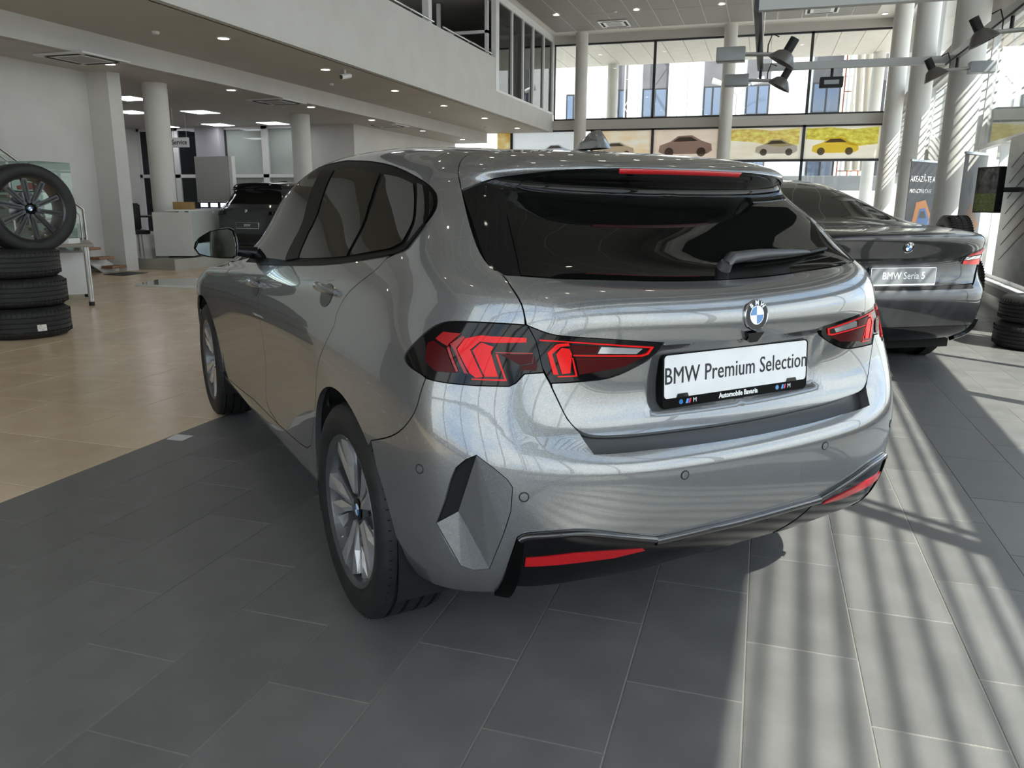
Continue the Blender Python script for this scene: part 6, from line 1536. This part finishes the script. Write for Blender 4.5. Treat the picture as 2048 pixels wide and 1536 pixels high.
poster(vm[0], vm[1] - 0.35, 'printed window film with a white car on a white ground', (0.9, 0.92, 0.95), (0.95, 0.95, 0.97), (0.62, 0.64, 0.68), 0.62, 0.45)
poster(vm[1], vm[2], 'printed window film with a grey car on sand', (0.92, 0.80, 0.62), (0.95, 0.92, 0.88), (0.66, 0.63, 0.60), 0.40, 0.62)
poster(vm[2], vm[3], 'printed window film with a brown SUV', (0.90, 0.80, 0.72), (0.95, 0.88, 0.82), (0.42, 0.33, 0.31), 0.5, 0.80)
poster(vm[3] + 0.1, vm[4], 'printed window film with two silver cars under yellow trees', (0.90, 0.84, 0.74), (0.95, 0.92, 0.86), (0.60, 0.58, 0.57), 0.68, 0.52, foli=(0.80, 0.60, 0.20))
poster(vm[4], vm[5], 'printed window film with a yellow saloon on a road', (0.92, 0.88, 0.80), (0.95, 0.92, 0.86), (0.92, 0.72, 0.10), 0.42, 0.60, foli=(0.70, 0.60, 0.10))
# ------------------------------------------------------------------ outside
struct(box('ground', -60, 60, YB + 0.31, 90, -0.3, -0.02, noisy('pavement', (0.34, 0.33, 0.31), (0.40, 0.39, 0.37), 0.4, 0.8)), 'pale paved yard outside')
struct(box('ground_right', 4.25, 60, -60, YB + 0.3, -0.3, -0.02, MATS['pavement'])); struct(box('ground_front', -60, 4.2, -60, YF - 0.21, -0.3, -0.02, MATS['pavement']))
YE = 47.0
ex_ = lambda px: float(at(px, 170, 1, YE)[0])
bd = empty('white_building', (0, YE, 0)); tag(bd, 'white building with grey window bays across the yard', 'building')
WB = mat('facade_white', (0.80, 0.80, 0.79), 0.7); GB = noisy('facade_grey', (0.10, 0.095, 0.10), (0.13, 0.125, 0.13), 1.0, 0.6)
box('wall', -40, 40, 0.0, 6.0, 0.0, 12.5, WB, bd)
WG = mat('facade_pane', (0.10, 0.13, 0.19), 0.05, coat=1.0)
for a, b in ((1224, 1256), (1286, 1337), (1408, 1446), (1493, 1541), (1625, 1683), (1760, 1772)):
    x0, x1 = ex_(a), ex_(b); bay = box('window_bay', x0, x1, -0.12, 0.05, 0.0, 12.0, GB, bd)
    for zf in (2.2, 6.0, 9.8):
        box('bay_window', x0 + 0.02, x1 - 0.02, -0.16, -0.1, zf - 0.45, zf + 1.55, FRAMED, bay)
        xm = (x0 + x1) / 2
        box('pane', x0 + 0.1, xm - 0.05, -0.18, -0.15, zf + 0.05, zf + 1.47, WG, bay); box('pane', xm + 0.05, x1 - 0.1, -0.18, -0.15, zf + 0.05, zf + 1.47, WG, bay); box('pane', x0 + 0.1, x1 - 0.1, -0.18, -0.15, zf - 0.40, zf - 0.03, WG, bay)
x0, x1 = ex_(1134), ex_(1150); wv = box('small_window', x0, x1, -0.1, 0.05, 5.6, 7.4, FRAMED, bd); box('pane', x0 + 0.08, x1 - 0.08, -0.13, -0.09, 5.7, 7.3, WG, wv)
LAT = mat('lattice_grey', (0.38, 0.38, 0.38), 0.5)
for k, (a, b) in enumerate(((1256, 1284), (1347, 1380))):
    o = empty('lattice_mast', (ex_(a), YE - 1.0, 0)); tag(o, 'grey steel lattice mast on the white building %s' % ('beside the corner column bay' if k == 0 else 'between two window bays'), 'mast')
    W_ = ex_(b) - ex_(a)
    for x in (0, W_): tube('mast_upright', [(x, 0, 0), (x, 0, 12)], 0.05, LAT, o, 6)
    for j in range(9): tube('mast_brace', [(0 if j % 2 else W_, 0, 1.3 * j), (W_ if j % 2 else 0, 0, 1.3 * (j + 1))], 0.035, LAT, o, 6)
lpx = float(at(1474, 200, 1, 43.0)[0])
lp_ = empty('lamp_post', (lpx, 43.0, 0)); tag(lp_, 'double-armed street lamp in the yard', 'street lamp')
zl = float(at(1474, 190, 1, 43.0)[2]); tube('post', [(0, 0, 0), (0, 0, zl)], 0.06, LAT, lp_, 8)
for sg in (-1, 1):
    tube('lamp_arm', [(0, 0, zl - 0.05), (sg * 0.35, 0, zl + 0.35), (sg * 0.75, 0, zl + 0.55)], 0.04, LAT, lp_, 8); tube('lamp_head', [(sg * 0.65, 0, zl + 0.52), (sg * 1.25, 0, zl + 0.72)], [0.10, 0.15], FRAMEW, lp_, 10)
tp = empty('tarpaulin', (ex_(1700), YE - 1.2, 0)); tag(tp, 'pale tarpaulin hanging over scaffolding on the white building', 'tarpaulin')
vs = []; fs = []; nx, nz_ = 14, 18; W_ = ex_(1745) - ex_(1700)
for j in range(nz_ + 1):
    for i in range(nx + 1): vs.append((W_ * i / nx, 0.25 * math.sin(i * 1.3 + j * 0.35) - 0.1, 3.0 + 8.5 * j / nz_))
for j in range(nz_):
    for i in range(nx): fs.append((j * (nx + 1) + i, j * (nx + 1) + i + 1, (j + 1) * (nx + 1) + i + 1, (j + 1) * (nx + 1) + i))
mesh('cloth', vs, fs, mat('tarp_cream', (0.55, 0.50, 0.42), 0.8), tp, smooth=True)
for i in range(4): tube('scaffold_pole', [(-0.3 + i * (W_ + 0.5) / 3, 0.6, 0), (-0.3 + i * (W_ + 0.5) / 3, 0.6, 12)], 0.04, mat('scaffold_rust', (0.28, 0.10, 0.06), 0.6), tp, 6)
for j in range(6): tube('scaffold_rail', [(-0.3, 0.6, 2 * j + 1), (W_ + 0.2, 0.6, 2 * j + 1)], 0.03, MATS['scaffold_rust'], tp, 6)
yw = box('yard_wall', -30, 30, 41.0, 41.3, 0.0, 1.9, WB); tag(yw, 'low white wall across the yard', 'wall')
dt = box('dark_container', float(at(1470, 325, 1, 42)[0]), float(at(1760, 325, 1, 42)[0]), 41.4, 43.0, 0, 2.6, mat('container_dark', (0.07, 0.075, 0.08), 0.5), None, 0.05); tag(dt, 'long dark container behind the low white wall', 'container')
